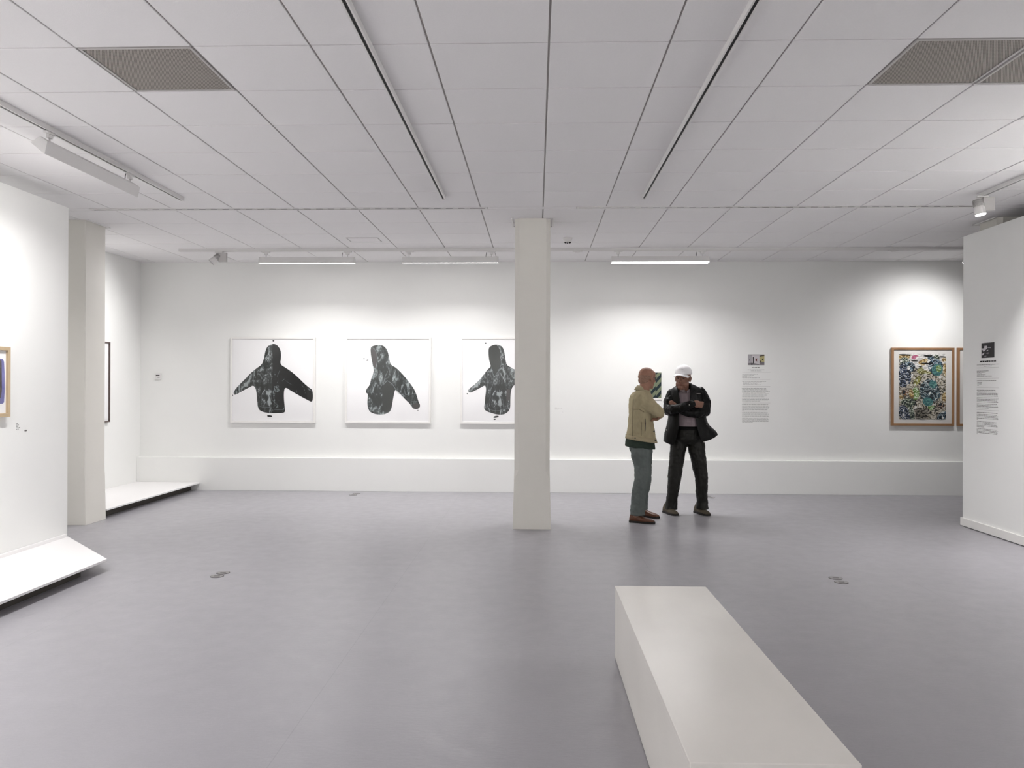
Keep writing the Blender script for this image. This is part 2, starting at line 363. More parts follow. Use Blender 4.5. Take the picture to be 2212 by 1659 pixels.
def spotlight(loc, aim, label, power, lit=True, size=1.1, parentrz=0, boxoff=(.055, 0)):
    r = empty('spotlight', loc, label, 'spotlight', 'white track spotlights'); d = Vector(aim).normalized()
    MB().box(-.05, .05, -.014, .014, -.05, -.034).build('track_adapter', M['metal_white'], r, bevel=.002)
    MB().box(.0, .10, -.022, .022, -.165, -.05).build('driver_box', M['metal_grey'], r, bevel=.003)
    p0 = Vector((-.03, 0, -.115)); q = p0 - d*.055; e = p0 + d*.085
    k = MB(); k.tube(q, p0+d*.02, .030, .040, 20).tube(p0+d*.02, e, .040, .047, 24, caps=True).build('head', M['metal_white'], r, bevel=.002)
    k = MB(); a = d.orthogonal().normalized()
    for i in range(7):
        c = p0 - d*(.045-.009*i); k.tube(c, c+d*.003, .046, .046, 20)
    k.build('heat_sink', M['metal_grey'], r)
    MB().tube(e+d*.0005, e+d*.005, .041, .041, 24).build('lens', M['led'] if lit else M['metal_grey'], r)
    if power: lamp('SPOT', 'spot_lamp', tuple(e+d*.012), d, r, energy=power, spot_size=size, spot_blend=1.0, shadow_soft_size=.04, color=(1, .99, .985))
    return r
spotlight((3.89, 7.0, CEIL), (.12, -.1, -1), 'lit white spotlight at the end of the right track by the right partition', 42, size=1.7)
spotlight((-4.00, TBY, CEIL), (-.72, -.32, -.75), 'small white spotlight at the left end of the back track, aimed at the left wall', 40, lit=False, size=2.2)
spotlight((5.30, TBY, CEIL), (-.1, .55, -.8), 'white spotlight on the back track, mostly hidden by the right partition edge', 27, size=2.3)

# small ceiling fittings
def adapter(x, label):
    MB().box(-.06, .06, -.014, .014, -.048, -.034).box(-.03, .03, -.010, .010, -.054, -.048).build('feed_connector', M['metal_white'], bevel=.002)
    o = C.objects[-1]; o.location = (x, TBY, CEIL); tag(o, label, 'track connector', 'live feed connectors'); return o
adapter(.50, 'small white feed connector on the back track just right of the central column')
adapter(4.36, 'small white feed connector on the back track near its right end')
r = empty('smoke_detector', (.352, 9.10, CEIL), 'small white round smoke detector on the ceiling right of the central column', 'smoke detector')
MB().tube((0, 0, 0), (0, 0, -.012), .054, .054, 28).tube((0, 0, -.012), (0, 0, -.05), .052, .036, 28).build('body', M['metal_white'], r, smooth=False)
k = MB()
for a in range(8): k.ball((.03*math.cos(a*PI/4), .03*math.sin(a*PI/4), -.052), .009, n=8, k=6)
k.build('sensor_openings', M['dark'], r)
r = empty('access_panel', (-2.03, 9.17, CEIL), 'flush white rectangular panel in the ceiling above the hooded prints', 'ceiling panel')
MB().box(-.175, .175, -.115, .115, -.004, .003).build('panel', M['tile'], r)
k = MB()
for q in ((-.185, .185, -.125, -.117), (-.185, .185, .117, .125), (-.185, -.177, -.117, .117), (.177, .185, -.117, .117)): k.box(*q, -.006, .001)
k.build('frame', M['metal_grey'], r)

# thermostat
r = empty('thermostat', (-5.29, BACK, 1.575), 'small white square thermostat with a dark display on the back wall', 'thermostat')
MB().box(-.045, .045, -.022, 0, -.045, .045).build('casing', M['metal_white'], r, bevel=.006)
MB().box(-.026, .026, -.0235, -.021, .006, .020).build('display', M['dark'], r)
MB().box(-.002, .026, -.0235, -.021, -.022, -.008).build('button', M['metal_grey'], r)

# floor socket lids
def socket(x, y, label):
    r = empty('floor_socket', (x, y, 0), label, 'floor socket', 'round floor sockets')
    MB().tube((0, 0, -.002), (0, 0, .0025), .052, .050, 36).build('ring', M['socket_ring'], r)
    MB().tube((0, 0, 0), (0, 0, .0033), .045, .045, 36).build('lid', M['socket'], r)
    MB().box(-.022, .022, -.006, .006, .0033, .0042).build('finger_slot', M['socket_ring'], r)
near = {}
for (a, b, w) in (((482, 1237.5), (469, 1245), 'left floor'), ((1805, 1249), (1817.5, 1258), 'right floor')):
    for q, s in ((a, 'farther'), (b, 'nearer')):
        v = at(q[0], q[1], 2, 0); socket(v.x, v.y, 'round metal socket lid in the %s, the %s of the close pair' % (w, s))
for (q, s) in (((770, 1066.3), 'farther one under the second hooded print'), ((763, 1069.3), 'nearer one under the second hooded print'), ((1528, 1071.5), 'farther one behind the man in black'), ((1536, 1075), 'nearer one behind the man in black')):
    v = at(q[0], q[1], 2, 0); socket(v.x, v.y, 'round floor socket by the back wall, ' + s)

# bench
r = empty('bench', (.678, 3.268, 0), 'long low white box bench in the foreground', 'bench', rz=.009)
MB().box(-.243, .243, -.993, .993, .004, .369).build('base_box', M['bench'], r, bevel=.002)
MB().box(-.2445, .2445, -.9945, .9945, .3695, .3875).build('seat_panel', M['bench'], r, bevel=.002)

# ------------------------------------------------------------------ pictures
def frame_on_back(x0, x1, z0, z1, label, fw_, depth, mfr, paper=None, group=None, inset=.012, cat='picture'):
    cx, cz = (x0+x1)/2, (z0+z1)/2
    r = empty('framed_print', (cx, BACK, cz), label, cat, group); w, h = (x1-x0)/2, (z1-z0)/2
    picture_parts(r, w, h, fw_, depth, mfr, paper or M['paper'], inset); return r
def picture_parts(r, w, h, fw_, depth, mfr, paper, inset):
    f = MB(); a, b = w-fw_, h-fw_
    f.box(-w, -a, -depth, -.001, -h, h).box(a, w, -depth, -.001, -h, h).box(-a, a, -depth, -.001, b, h).box(-a, a, -depth, -.001, -h, -b)
    f.build('frame', mfr, r, bevel=.0015)
    MB().box(-a, a, -depth+inset, -.002, -b, b).build('print_sheet', paper, r)
    MB().box(-a, a, -depth+.004, -depth+.006, -b, b).build('glazing', M['glass'], r)
def flat_poly(mb, pts, y, mi=0, thick=.0006):
    mb.prism(pts, lambda a, b: (a, y, b), lambda a, b: (a, y-thick, b), mi)
def ell(cx, cy, rx, ry, rot=0, n=20): return [(cx+rx*math.cos(t)*math.cos(rot)-ry*math.sin(t)*math.sin(rot), cy+rx*math.cos(t)*math.sin(rot)+ry*math.sin(t)*math.cos(rot)) for t in [2*PI*i/n for i in range(n)]]
def smooth_poly(p, k=2):
    for _ in range(k):
        q = []
        for i in range(len(p)):
            a, b = p[i], p[(i+1) % len(p)]; q += [(a[0]*.75+b[0]*.25, a[1]*.75+b[1]*.25), (a[0]*.25+b[0]*.75, a[1]*.25+b[1]*.75)]
        p = q
    return p

def garment_mat(name, base, mid, light, lo=.5, hi=.62, sc=7, seed=0):
    mt = bpy.data.materials.new(name); mt.use_nodes = True; nt = mt.node_tree; b = nt.nodes['Principled BSDF']; N = nt.nodes.new; L = nt.links.new
    tc = N('ShaderNodeTexCoord'); mp = N('ShaderNodeMapping'); mp.inputs['Location'].default_value = (seed, seed*.7, seed*1.3); mp.inputs['Scale'].default_value = (1.5, 1, .75); L(tc.outputs['Object'], mp.inputs[0])
    n = N('ShaderNodeTexNoise'); n.inputs['Scale'].default_value = sc; n.inputs['Detail'].default_value = 8; n.inputs['Distortion'].default_value = 1.6; L(mp.outputs[0], n.inputs['Vector'])
    n2 = N('ShaderNodeTexNoise'); n2.inputs['Scale'].default_value = 45; n2.inputs['Detail'].default_value = 5; n2.inputs['Distortion'].default_value = .8; L(mp.outputs[0], n2.inputs['Vector'])
    a = N('ShaderNodeMath'); a.operation = 'MULTIPLY_ADD'; L(n2.outputs['Fac'], a.inputs[0]); a.inputs[1].default_value = .45; L(n.outputs['Fac'], a.inputs[2])
    c = N('ShaderNodeValToRGB'); e = c.color_ramp.elements; e[0].position = lo+.16; e[0].color = srgb(base); e[1].position = hi+.2; e[1].color = srgb(light)
    x = e.new((lo+hi)/2+.2); x.color = srgb(mid); L(a.outputs[0], c.inputs[0]); L(c.outputs[0], b.inputs['Base Color']); b.inputs['Roughness'].default_value = .7
    return mt
G1 = garment_mat('garment_textured', (30, 33, 32), (70, 75, 75), (158, 164, 165), .50, .64, seed=1)
G2 = garment_mat('garment_streaked', (40, 44, 42), (86, 93, 93), (160, 168, 169), .52, .66, seed=4)
G3 = garment_mat('garment_black', (5, 6, 6), (9, 10, 10), (120, 130, 130), .62, .74, sc=9, seed=9)
GC = mat('garment_charcoal', (47, 50, 47), .7); GO = mat('garment_opening', (72, 69, 68), .7); GH = mat('garment_highlight', (126, 134, 136), .7)

def hoodie(r, outline, cxp, czp, sc, half=None, drops=(), extra=(), lines=(), base=G1):
    T = lambda p: ((p[0]-cxp)*sc, -(p[1]-czp)*sc)
    y = -.0264
    k = MB(); po = smooth_poly([T(p) for p in outline], 2)
    def clip(poly, X, side):
        q = []
        for i in range(len(poly)):
            a, b = poly[i], poly[(i+1) % len(poly)]; ina = (a[0]-X)*side >= 0; inb = (b[0]-X)*side >= 0
            if ina: q.append(a)
            if ina != inb: t = (X-a[0])/(b[0]-a[0]); q.append((X, a[1]+t*(b[1]-a[1])))
        return q
    if half is None: flat_poly(k, po, y, 0)
    else:
        X = T((half, 0))[0]; flat_poly(k, clip(po, X, -1), y, 0); flat_poly(k, clip(po, X, 1), y, 1)
    for (poly, mi, kk) in extra: flat_poly(k, smooth_poly([T(p) for p in poly], kk), y-.0006, mi)
    for (pl, wd_, mi) in lines:
        pts = [T(p) for p in pl]
        for i in range(len(pts)-1):
            a, b = Vector(pts[i]), Vector(pts[i+1]); n = (b-a).orthogonal().normalized()*wd_*sc*.32; e = (b-a).normalized()*wd_*sc*.3
            flat_poly(k, [tuple(a-e+n*.6), tuple(b+e+n), tuple(b+e-n), tuple(a-e-n*.6)], y-.0012, mi)
    for (cx, cy, rx, ry, ro) in drops: flat_poly(k, [T(p) for p in ell(cx, cy, rx, ry, ro)], y, 2)
    k.build('printed_hooded_garment', [base, G3, M['ink'], GC, GO, GH], r)

W1 = 1.19; k1 = W1/858
a = at(497.8, 726.5, 1, BACK-.03); HZ = a.z
def hf(xl, label): 
    x0 = at(xl, 726.5, 1, BACK-.035).x; z1 = 2.125
    return frame_on_back(x0, x0+W1, z1-W1, z1, label, .026, .038, M['white'], group='hooded garment prints')
r = hf(497.8, 'white framed print of a hooded sweatshirt seen from behind, arms spread, right half black')
hoodie(r, [(505,190),(545,198),(575,228),(592,270),(594,330),(582,395),(640,430),(700,470),(760,520),(830,590),(880,630),(916,655),(916,780),(860,752),(790,715),(700,665),(635,620),(622,680),(625,760),(635,850),(632,882),(560,886),(500,888),(420,878),(372,855),(358,820),(352,740),(345,660),(318,605),(280,625),(220,655),(160,690),(125,706),(112,692),(118,668),(150,622),(215,560),(280,490),(340,440),(400,400),(420,340),(435,260),(455,215)],
       511, 553, k1, half=505, drops=[(515,160,9,8,0),(480,915,26,9,.1),(104,708,5,5,0)],
       lines=[([(375,818),(420,828),(490,826)],4,5),([(525,850),(575,852),(615,848)],5,5),([(318,470),(314,540),(322,600),(348,660)],6,5),([(500,745),(530,780),(575,815)],4,5),([(555,520),(566,490),(580,460)],4,5),([(800,600),(820,622)],5,5),([(862,640),(905,665)],6,5),([(640,560),(700,600)],3,5)])
MB_ = None
r = hf(745.8, 'white framed print of a hooded sweatshirt turned left with one sleeve hanging out')
hoodie(r, [(1482,232),(1510,213),(1560,203),(1610,210),(1645,245),(1665,300),(1675,370),(1690,405),(1740,430),(1800,490),(1860,560),(1920,640),(1945,700),(1965,770),(1982,800),(1978,828),(1950,845),(1912,838),(1895,815),(1875,785),(1840,755),(1780,690),(1732,640),(1720,700),(1705,770),(1695,850),(1665,882),(1600,902),(1530,895),(1480,875),(1456,830),(1452,770),(1460,690),(1435,682),(1440,650),(1478,605),(1490,540),(1520,470),(1500,380),(1485,290)],
       1659, 557, k1, drops=[(1418,342,7,5,0),(1452,357,10,6,-.3),(1960,855,5,4,0)], base=G2,
       extra=[([(1487,232),(1520,240),(1545,290),(1550,370),(1528,452),(1503,380),(1490,300)],4,1),([(1602,855),(1602,700),(1615,600),(1650,560),(1690,600),(1724,650),(1703,800),(1690,850),(1640,880)],3,2),([(1905,800),(1940,780),(1978,800),(1972,832),(1935,842),(1905,825)],4,2)],
       lines=[([(1487,228),(1520,240),(1546,290),(1552,370),(1530,455),(1512,510)],7,5),([(1615,600),(1650,560),(1700,590),(1760,680),(1830,715)],9,5),([(1655,470),(1630,520),(1615,590)],9,5),([(1820,640),(1835,700),(1930,690)],7,5),([(1470,818),(1540,825),(1640,812)],4,3),([(1890,770),(1950,765)],6,5),([(1560,600),(1580,640),(1600,600)],5,5),([(1530,560),(1515,650)],5,5)])
r = hf(994.8, 'white framed print of a hooded sweatshirt from the front, partly behind the central column')
k3 = W1/(1.19/(186.0*6.913/1000))/1000*1.0 if False else 1.19/(186.2*6.913)
hoodie(r, [(665,350),(700,318),(760,298),(830,305),(880,345),(905,430),(915,520),(935,605),(990,635),(1062,675),(1150,740),(1260,850),(1330,930),(1290,990),(1180,930),(1080,880),(1030,915),(1000,980),(992,1060),(990,1150),(990,1240),(960,1300),(900,1340),(820,1345),(740,1330),(650,1300),(605,1270),(598,1220),(612,1170),(615,1080),(630,980),(620,900),(560,935),(440,1000),(385,1022),(356,990),(380,955),(440,910),(520,840),(600,740),(650,670),(705,625),(675,550),(662,440)],
       245+1287/2, 190+1287/2+3, k3, drops=[(620,278,10,7,.2),(347,1035,9,9,0),(778,1375,40,14,-.2),(757,1412,17,9,.1)],
       extra=[([(668,355),(715,312),(785,305),(832,370),(845,480),(830,600),(800,690),(765,745),(725,690),(690,600),(668,500),(664,420)],3,2),([(935,960),(985,965),(985,1130),(930,1140)],4,0),([(1062,690),(1120,740),(1200,830),(1160,900),(1080,870),(1056,800)],3,2)],
       lines=[([(820,310),(850,390),(862,480),(850,600),(820,690),(770,750)],9,5),([(705,640),(720,700),(745,770),(735,880),(690,990),(688,1160),(680,1215)],9,5),([(800,720),(792,800),(810,900)],6,5),([(640,1265),(780,1285),(900,1270),(970,1235)],6,5),([(430,950),(400,985)],12,5),([(660,700),(640,780),(655,880),(640,960)],8,5),([(880,360),(895,430)],9,5),([(960,640),(975,680),(968,760),(972,860)],7,5),([(895,1120),(885,1225)],8,5),([(560,830),(620,780)],8,5)])

# colourful abstract print
def paint(name, col, seed, amt=.55, dark=(28, 34, 40), light=(225, 226, 220)):
    mt = bpy.data.materials.new(name); mt.use_nodes = True; nt = mt.node_tree; b = nt.nodes['Principled BSDF']; N = nt.nodes.new; L = nt.links.new
    tc = N('ShaderNodeTexCoord'); mp = N('ShaderNodeMapping'); mp.inputs['Location'].default_value = (seed, 0, seed*2.1); L(tc.outputs['Object'], mp.inputs[0])
    w = N('ShaderNodeTexWave'); w.inputs['Scale'].default_value = 6.5; w.inputs['Distortion'].default_value = 15; w.inputs['Detail'].default_value = 3; w.inputs['Detail Scale'].default_value = 2.2; w.bands_direction = 'Z'; L(mp.outputs[0], w.inputs['Vector'])
    c = N('ShaderNodeValToRGB'); e = c.color_ramp.elements; e[0].position = .5-amt*.35; e[0].color = srgb(dark); e[1].position = .995 if amt < 1 else .97; e[1].color = srgb(light)
    x = e.new(.5-amt*.2); x.color = srgb(col); y_ = e.new(.93 - amt*.1); y_.color = srgb(col); L(w.outputs['Fac'], c.inputs[0]); L(c.outputs[0], b.inputs['Base Color']); b.inputs['Roughness'].default_value = .8
    return mt
PM = [paint('ink_scribble', (168, 160, 142), 1, .99, (34, 32, 32), (214, 210, 202)), paint('navy_wash', (62, 78, 108), 2, .5), paint('slate_wash', (76, 108, 128), 3, .3), paint('teal_wash', (72, 128, 124), 4, .15, (50, 92, 96), (120, 160, 150)),
      paint('moss_wash', (104, 118, 92), 5, .4), paint('olive_wash', (150, 148, 62), 6, .3, (96, 92, 50)), paint('ochre_wash', (198, 170, 104), 7, .1, (120, 96, 60)), paint('rose_wash', (186, 112, 138), 8, .0, (170, 90, 120), (205, 150, 170)),
      paint('lime_wash', (138, 170, 106), 9, .2, (96, 120, 60)), paint('rust_wash', (128, 92, 62), 10, .5), paint('deep_teal_wash', (66, 94, 104), 11, .6), paint('white_gap', (232, 230, 226), 12, .0, (190, 188, 186))]
x0, x1 = at(1926, 751, 1, BACK-.03).x, at(2061.5, 751, 1, BACK-.03).x; z1, z0 = at(1990, 751, 1, BACK-.03).z, at(1990, 919.5, 1, BACK-.03).z
r = frame_on_back(x0, x1, z0, z1, 'oak framed abstract print in blue, green and ochre on the back wall', .030, .036, M['oak'], paper=M['matboard'])
sx, sz = (x1-x0)/1073, (z1-z0)/1340
T = lambda p: ((p[0]-741.5)*sx, -(p[1]-830)*sz)
k = MB(); y = -.0245; lay = [0]
def blob_(pts, mi, kk=2): lay[0] += 1; flat_poly(k, smooth_poly([T(p) for p in pts], kk), y-.00012*lay[0], mi, .0001)
def el_(cx, cy, rx, ry, mi, ro=0): lay[0] += 1; flat_poly(k, [T(p) for p in ell(cx, cy, rx, ry, ro)], y-.00012*lay[0], mi, .0001)
blob_([(333,265),(1140,265),(1140,1395),(333,1395)], 0, 0)
blob_([(333,265),(1140,265),(1140,420),(900,560),(650,520),(333,420)], 11, 0)
blob_([(333,265),(560,280),(500,340),(520,400),(333,390)], 6); blob_([(680,380),(820,330),(830,400),(760,480),(660,440)], 6); blob_([(1060,330),(1140,330),(1140,400),(1070,400)], 6)
blob_([(1080,430),(1140,430),(1140,660),(1100,640)], 6, 1); el_(430, 390, 90, 65, 4); el_(500, 490, 115, 90, 2); blob_([(333,430),(450,440),(560,600),(540,760),(400,860),(333,820)], 1)
blob_([(540,350),(560,300),(620,278),(680,300),(630,320),(620,370)], 7, 1); el_(975, 345, 55, 65, 4); el_(880, 330, 55, 45, 2)
el_(960, 480, 130, 130, 2); el_(990, 540, 95, 105, 3, .2); el_(1015, 520, 45, 60, 8); blob_([(620,560),(720,470),(780,560),(900,570),(860,620),(700,620)], 5); blob_([(600,700),(700,620),(720,720),(640,820),(570,800)], 5)
blob_([(700,800),(800,700),(920,690),(1010,820),(1060,980),(980,1080),(820,1120),(740,1060),(690,930)], 10); el_(920, 785, 66, 72, 3)
el_(830, 1090, 90, 75, 3, .3); el_(620, 950, 62, 110, 8); blob_([(500,880),(560,860),(600,1000),(560,1050),(510,1000)], 6); el_(440, 930, 58, 55, 9); blob_([(340,960),(420,1000),(400,1050),(345,1050)], 6)
blob_([(370,1060),(500,1010),(620,1080),(640,1130),(560,1180),(380,1140)], 4); blob_([(333,1140),(460,1150),(520,1280),(560,1395),(333,1395)], 1); blob_([(470,1120),(580,1180),(620,1395),(540,1395),(500,1260)], 4)
blob_([(820,1160),(960,1150),(900,1240),(840,1220)], 8); blob_([(950,1180),(1060,1090),(1140,1150),(1100,1220)], 9); blob_([(980,1340),(1060,1260),(1140,1240),(1140,1395),(990,1395)], 2); blob_([(1080,940),(1140,920),(1140,1100),(1060,1060)], 6)
for q in ((370,390,20,24),(500,510,26,36),(475,755,22,28),(410,1325,16,30),(560,640,18,30),(780,625,26,24),(925,708,28,16),(1085,1365,18,22),(830,460,30,10),(1040,660,24,34),(620,1190,20,30)): el_(*q, 11, .4)
for q in ((440,282,110,9),(830,300,75,14),(1080,315,60,10),(820,430,110,10),(600,385,60,8),(700,485,35,7)): el_(*q, 12, .05)
for i in range(9): blob_([(610,1200+i*22),(680,1190+i*22),(740,1215+i*22),(840,1195+i*22),(840,1201+i*22),(740,1223+i*22),(680,1199+i*22),(612,1208+i*22)], 12, 1)
k.build('printed_abstract', PM+[M['ink']], r)
x0b = at(2068.5, 751, 1, BACK-.03).x
frame_on_back(x0b, x0b+(x1-x0), z0, z1, 'oak frame beside the abstract print, mostly hidden by the right partition', .030, .036, M['oak'], paper=M['matboard'])

# small striped picture behind the man in the beige jacket
x0, x1 = at(1384, 804, 1, BACK-.01).x, at(1429.5, 804, 1, BACK-.01).x; z1, z0 = at(1420, 803.5, 1, BACK-.01).z, at(1420, 863.5, 1, BACK-.01).z
r = empty('mounted_print', ((x0+x1)/2, BACK, (z0+z1)/2), 'small picture of green diagonal stripes behind the man in the beige jacket', 'picture'); w, h = (x1-x0)/2, (z1-z0)/2
MB().box(-w, w, -.012, -.001, -h, h).build('mount', M['white'], r, bevel=.001)
k = MB(); a, b, t = w-.006, h-.008, .022; zb = -b+.016
k.box(-a, a, -.0126, -.012, zb, b, 0)
cols = [(-a, -a*.28), (-a*.28, a*.42), (a*.42, a)]; cols = [(a-.0+(-.0)-.076*(i+1)-.0, a-.076*i) for i in range(4)]
def stripe(xa, xb, zl, zr, th):
    p = []
    q = [(xa, zl), (xb, zr), (xb, zr+th), (xa, zl+th)]
    o = []
    # clip to the sheet's height
    def clipz(poly, Z, s):
        res = []
        for i in range(len(poly)):
            A, B = poly[i], poly[(i+1) % len(poly)]; ia = (A[1]-Z)*s >= 0; ib = (B[1]-Z)*s >= 0
            if ia: res.append(A)
            if ia != ib: tt = (Z-A[1])/(B[1]-A[1]); res.append((A[0]+tt*(B[0]-A[0]), Z))
        return res
    q = clipz(q, zb, 1); q = clipz(q, b, -1) if len(q) > 2 else q
    return q
for i, (xa, xb) in enumerate(cols):
    xa = max(xa, -a)
    for j in range(-3, 4):
        z = j*.115 + (.055 if i % 2 else 0); q = stripe(xa, xb, z-.03, z+.06, .060)
        if len(q) > 2: flat_poly(k, q, -.0127, 1, .0003)
k.build('striped_print', [mat('dark_teal_ink', (10, 32, 38), .7), mat('sage_ink', (112, 120, 96), .7)], r)

# picture at the left partition (seen at the photo's left edge) : local x runs towards +Y of the room
def frame_on_x(X, y0, y1, z0, z1, label, fw_, depth, mfr, rz, paper, group=None):
    r = empty('framed_picture', (X, (y0+y1)/2, (z0+z1)/2), label, 'picture', group, rz)
    picture_parts(r, (y1-y0)/2, (z1-z0)/2, fw_, depth, mfr, paper, .02); return r
ya = at(22, 750, 0, PLX+.04).y; za, zb_ = at(22, 750, 0, PLX+.04).z, at(22, 900, 0, PLX+.04).z
r = frame_on_x(PLX, ya-.80, ya, zb_, za, 'limed wood framed picture, dark brown with blue edge, on the left partition', .028, .045, M['oak_light'], PI/2, M['paper'])
k = MB(); h = (za-zb_)/2
flat_poly(k, smooth_poly([(-.34, h-.095), (.33, h-.085), (.356, h-.13), (.358, -h+.12), (.33, -h+.10), (-.34, -h+.10)], 1), -.0255, 1)
flat_poly(k, smooth_poly([(-.33, h-.09), (.318, h-.08), (.322, h-.2), (.325, -h+.16), (.28, -h+.13), (-.33, -h+.13)], 1), -.0262, 0)
flat_poly(k, ell(.12, h-.12, .14, .03), -.0268, 3)
for q in ((.2, -.08, .05, .003, .3), (.16, -.15, .06, .003, -.2), (.24, -.22, .04, .004, -.7), (.1, -.2, .05, .003, .4)): flat_poly(k, ell(*q), -.0268, 2)
k.build('painted_image', [mat('umber_paint', (78, 70, 68), .8, noise=.25, nscale=14), mat('blue_paint', (112, 112, 168), .8, noise=.2, nscale=9), mat('pale_stroke', (150, 146, 150), .8), mat('reddish_paint', (104, 72, 72), .8, noise=.2, nscale=9)], r)
# dark thin frame on the left wall, half hidden by the column
yb = at(238, 738, 0, XL+.03).y; zt, zl = at(237, 739, 0, XL+.03).z, at(237, 911.5, 0, XL+.03).z
r = frame_on_x(XL, yb-.75, yb, zl, zt, 'pale picture in a thin dark frame on the left wall beside the left column', .014, .035, M['walnut'], PI/2, M['paper'])
k = MB(); flat_poly(k, [(-.25, -.35), (.25, -.35), (.25, .35), (-.25, .35)], -.0155, 0); k.build('pale_print', mat('pale_print_tone', (205, 203, 202), .8, noise=.08, nscale=5), r)

# ------------------------------------------------------------------ wall texts
def words(mb, x0, x1, z, h, mi, y=-.0009, ys=1.0, seed=0):
    rnd = random.Random(seed*7919+int(z*1e4)); x = x0
    while x < x1-.002:
        w = min(rnd.uniform(.010, .042), x1-x); n = max(1, int(w/.0042)); cw = w/n
        for i in range(n):
            hh = h*rnd.uniform(.72, 1.0); hh *= .74 if mi == 0 else 1; mb.box(x+i*cw+cw*.18, x+(i+1)*cw-cw*.18, y, 0, z-h/2, z-h/2+hh, mi)
        x += w+.0052
def text_panel(r, rows_, W):       # rows: (x0, x1, z, h, mi)
    k = MB(); kr = MB()
    for i, (a, b, z, h, mi) in enumerate(rows_):
        if mi == 2: kr.box(a, b, -.0006, 0, z-.0012, z+.0012)
        else: words(k, a, b, z, h, 1 if i == 0 else 0, seed=i+1)
    k.build('lettering', [M['text'], M['title']], r); kr.build('rule_lines', M['rule'], r)
x0 = at(1580+215/9.22, 838, 1, BACK).x; s = at(1680, 838, 1, BACK).x-at(1580, 838, 1, BACK).x; s /= 922
zr = at(1620, 750, 1, BACK).z
r = empty('wall_text', (x0+.18, BACK, zr-.5), 'text panel with small colour photo on the back wall, right of the men', 'wall text')
ox = -.18; oz = .5
Z = lambda y: oz-y*s
X = lambda x: ox+(x-215)*s
L_ = []
for (y_, a, b, h) in [(407,412,568,.013),(452,320,655,.0075),(473,385,600,.0075),(540,215,525,.008),(560,215,445,.006),(580,215,310,.006),(594,215,420,.006),(615,215,578,.008),(686,215,690,.009),(714,232,612,.008),(734,225,520,.006),(753,225,590,.008),(822,210,690,.009),
    (852,215,705,.0075),(871,215,720,.0065),(889,215,765,.0075),(908,215,690,.0085),(937,232,755,.0085),(960,215,715,.006),(980,215,700,.006),(998,215,655,.006),(1026,215,740,.0065),(1045,215,748,.0075),(1063,215,725,.0065),(1081,215,570,.0065),
    (1150,215,742,.009),(1182,215,755,.0075),(1201,215,755,.0065),(1220,215,755,.0065),(1239,215,735,.0075),(1258,215,720,.008),(1275,215,262,.006),(1306,215,722,.0065),(1325,215,722,.0065),(1343,215,745,.0075),(1363,215,725,.0065),(1384,215,755,.008),(1402,215,330,.006),
    (1432,215,738,.0075),(1451,215,738,.0065),(1470,215,738,.0065),(1489,215,738,.0075),(1506,215,425,.0065)]: L_.append((X(a), X(b), Z(y_), h, 0))
for y_ in (503, 650, 785, 1120): L_.append((X(215), X(775), Z(y_), 0, 2))
text_panel(r, L_, .36)
PCOL = [mat('photo_'+n, c, .6) for n, c in (('pale_wall', (205, 200, 203)), ('shadow_wall', (170, 166, 170)), ('floor', (120, 114, 118)), ('black', (26, 22, 24)), ('yellow_wall', (184, 174, 124)), ('red', (96, 40, 36)), ('brown', (84, 74, 62)), ('ceiling', (150, 147, 148)))]
k = MB(); V = lambda p: (ox+(at(1600+p[0]/23.7, 800, 1, BACK).x-x0), Z((10+p[1]/23.7)*9.22))
def q_(pts, mi, lv): flat_poly(k, [V(p) for p in pts], -.001-.0003*lv, mi, .0003)
q_([(370,135),(1210,135),(1210,685),(370,685)], 1, 0); q_([(370,135),(1210,135),(1100,175),(600,175),(540,200)], 7, 1)
q_([(580,190),(960,175),(960,680),(930,640),(580,570)], 0, 2); q_([(370,600),(560,565),(940,640),(1000,685),(370,685)], 2, 2); q_([(960,240),(1210,190),(1210,560),(960,560)], 4, 1); q_([(960,520),(1210,520),(1210,685),(980,685)], 2, 3)
q_([(960,205),(1210,140),(1210,210),(960,245)], 6, 3); q_([(618,270),(672,270),(668,600),(625,600)], 3, 4); q_([(435,400),(480,400),(480,455),(435,455)], 3, 2); q_([(548,590),(600,590),(600,685),(535,685)], 3, 5)
q_([(750,350),(880,350),(860,490),(760,490)], 5, 4); q_([(830,380),(880,370),(870,470),(820,480)], 0, 5); q_([(1095,360),(1160,350),(1160,440),(1095,430)], 3, 3); q_([(990,470),(1050,440),(1060,560),(985,560)], 6, 4)
k.build('small_colour_photo', PCOL, r)

# panel on the right partition (local x runs towards the camera, i.e. -Y)
def pw(x, y): return at(x, y, 0, PRX)
pl = pw(2110, 840); yl = pl.y; pr = pw(2157, 840).y
r = empty('wall_text', (PRX, yl-.18, 1.45), 'text panel with small black and white photo on the right partition', 'wall text', rz=-PI/2)
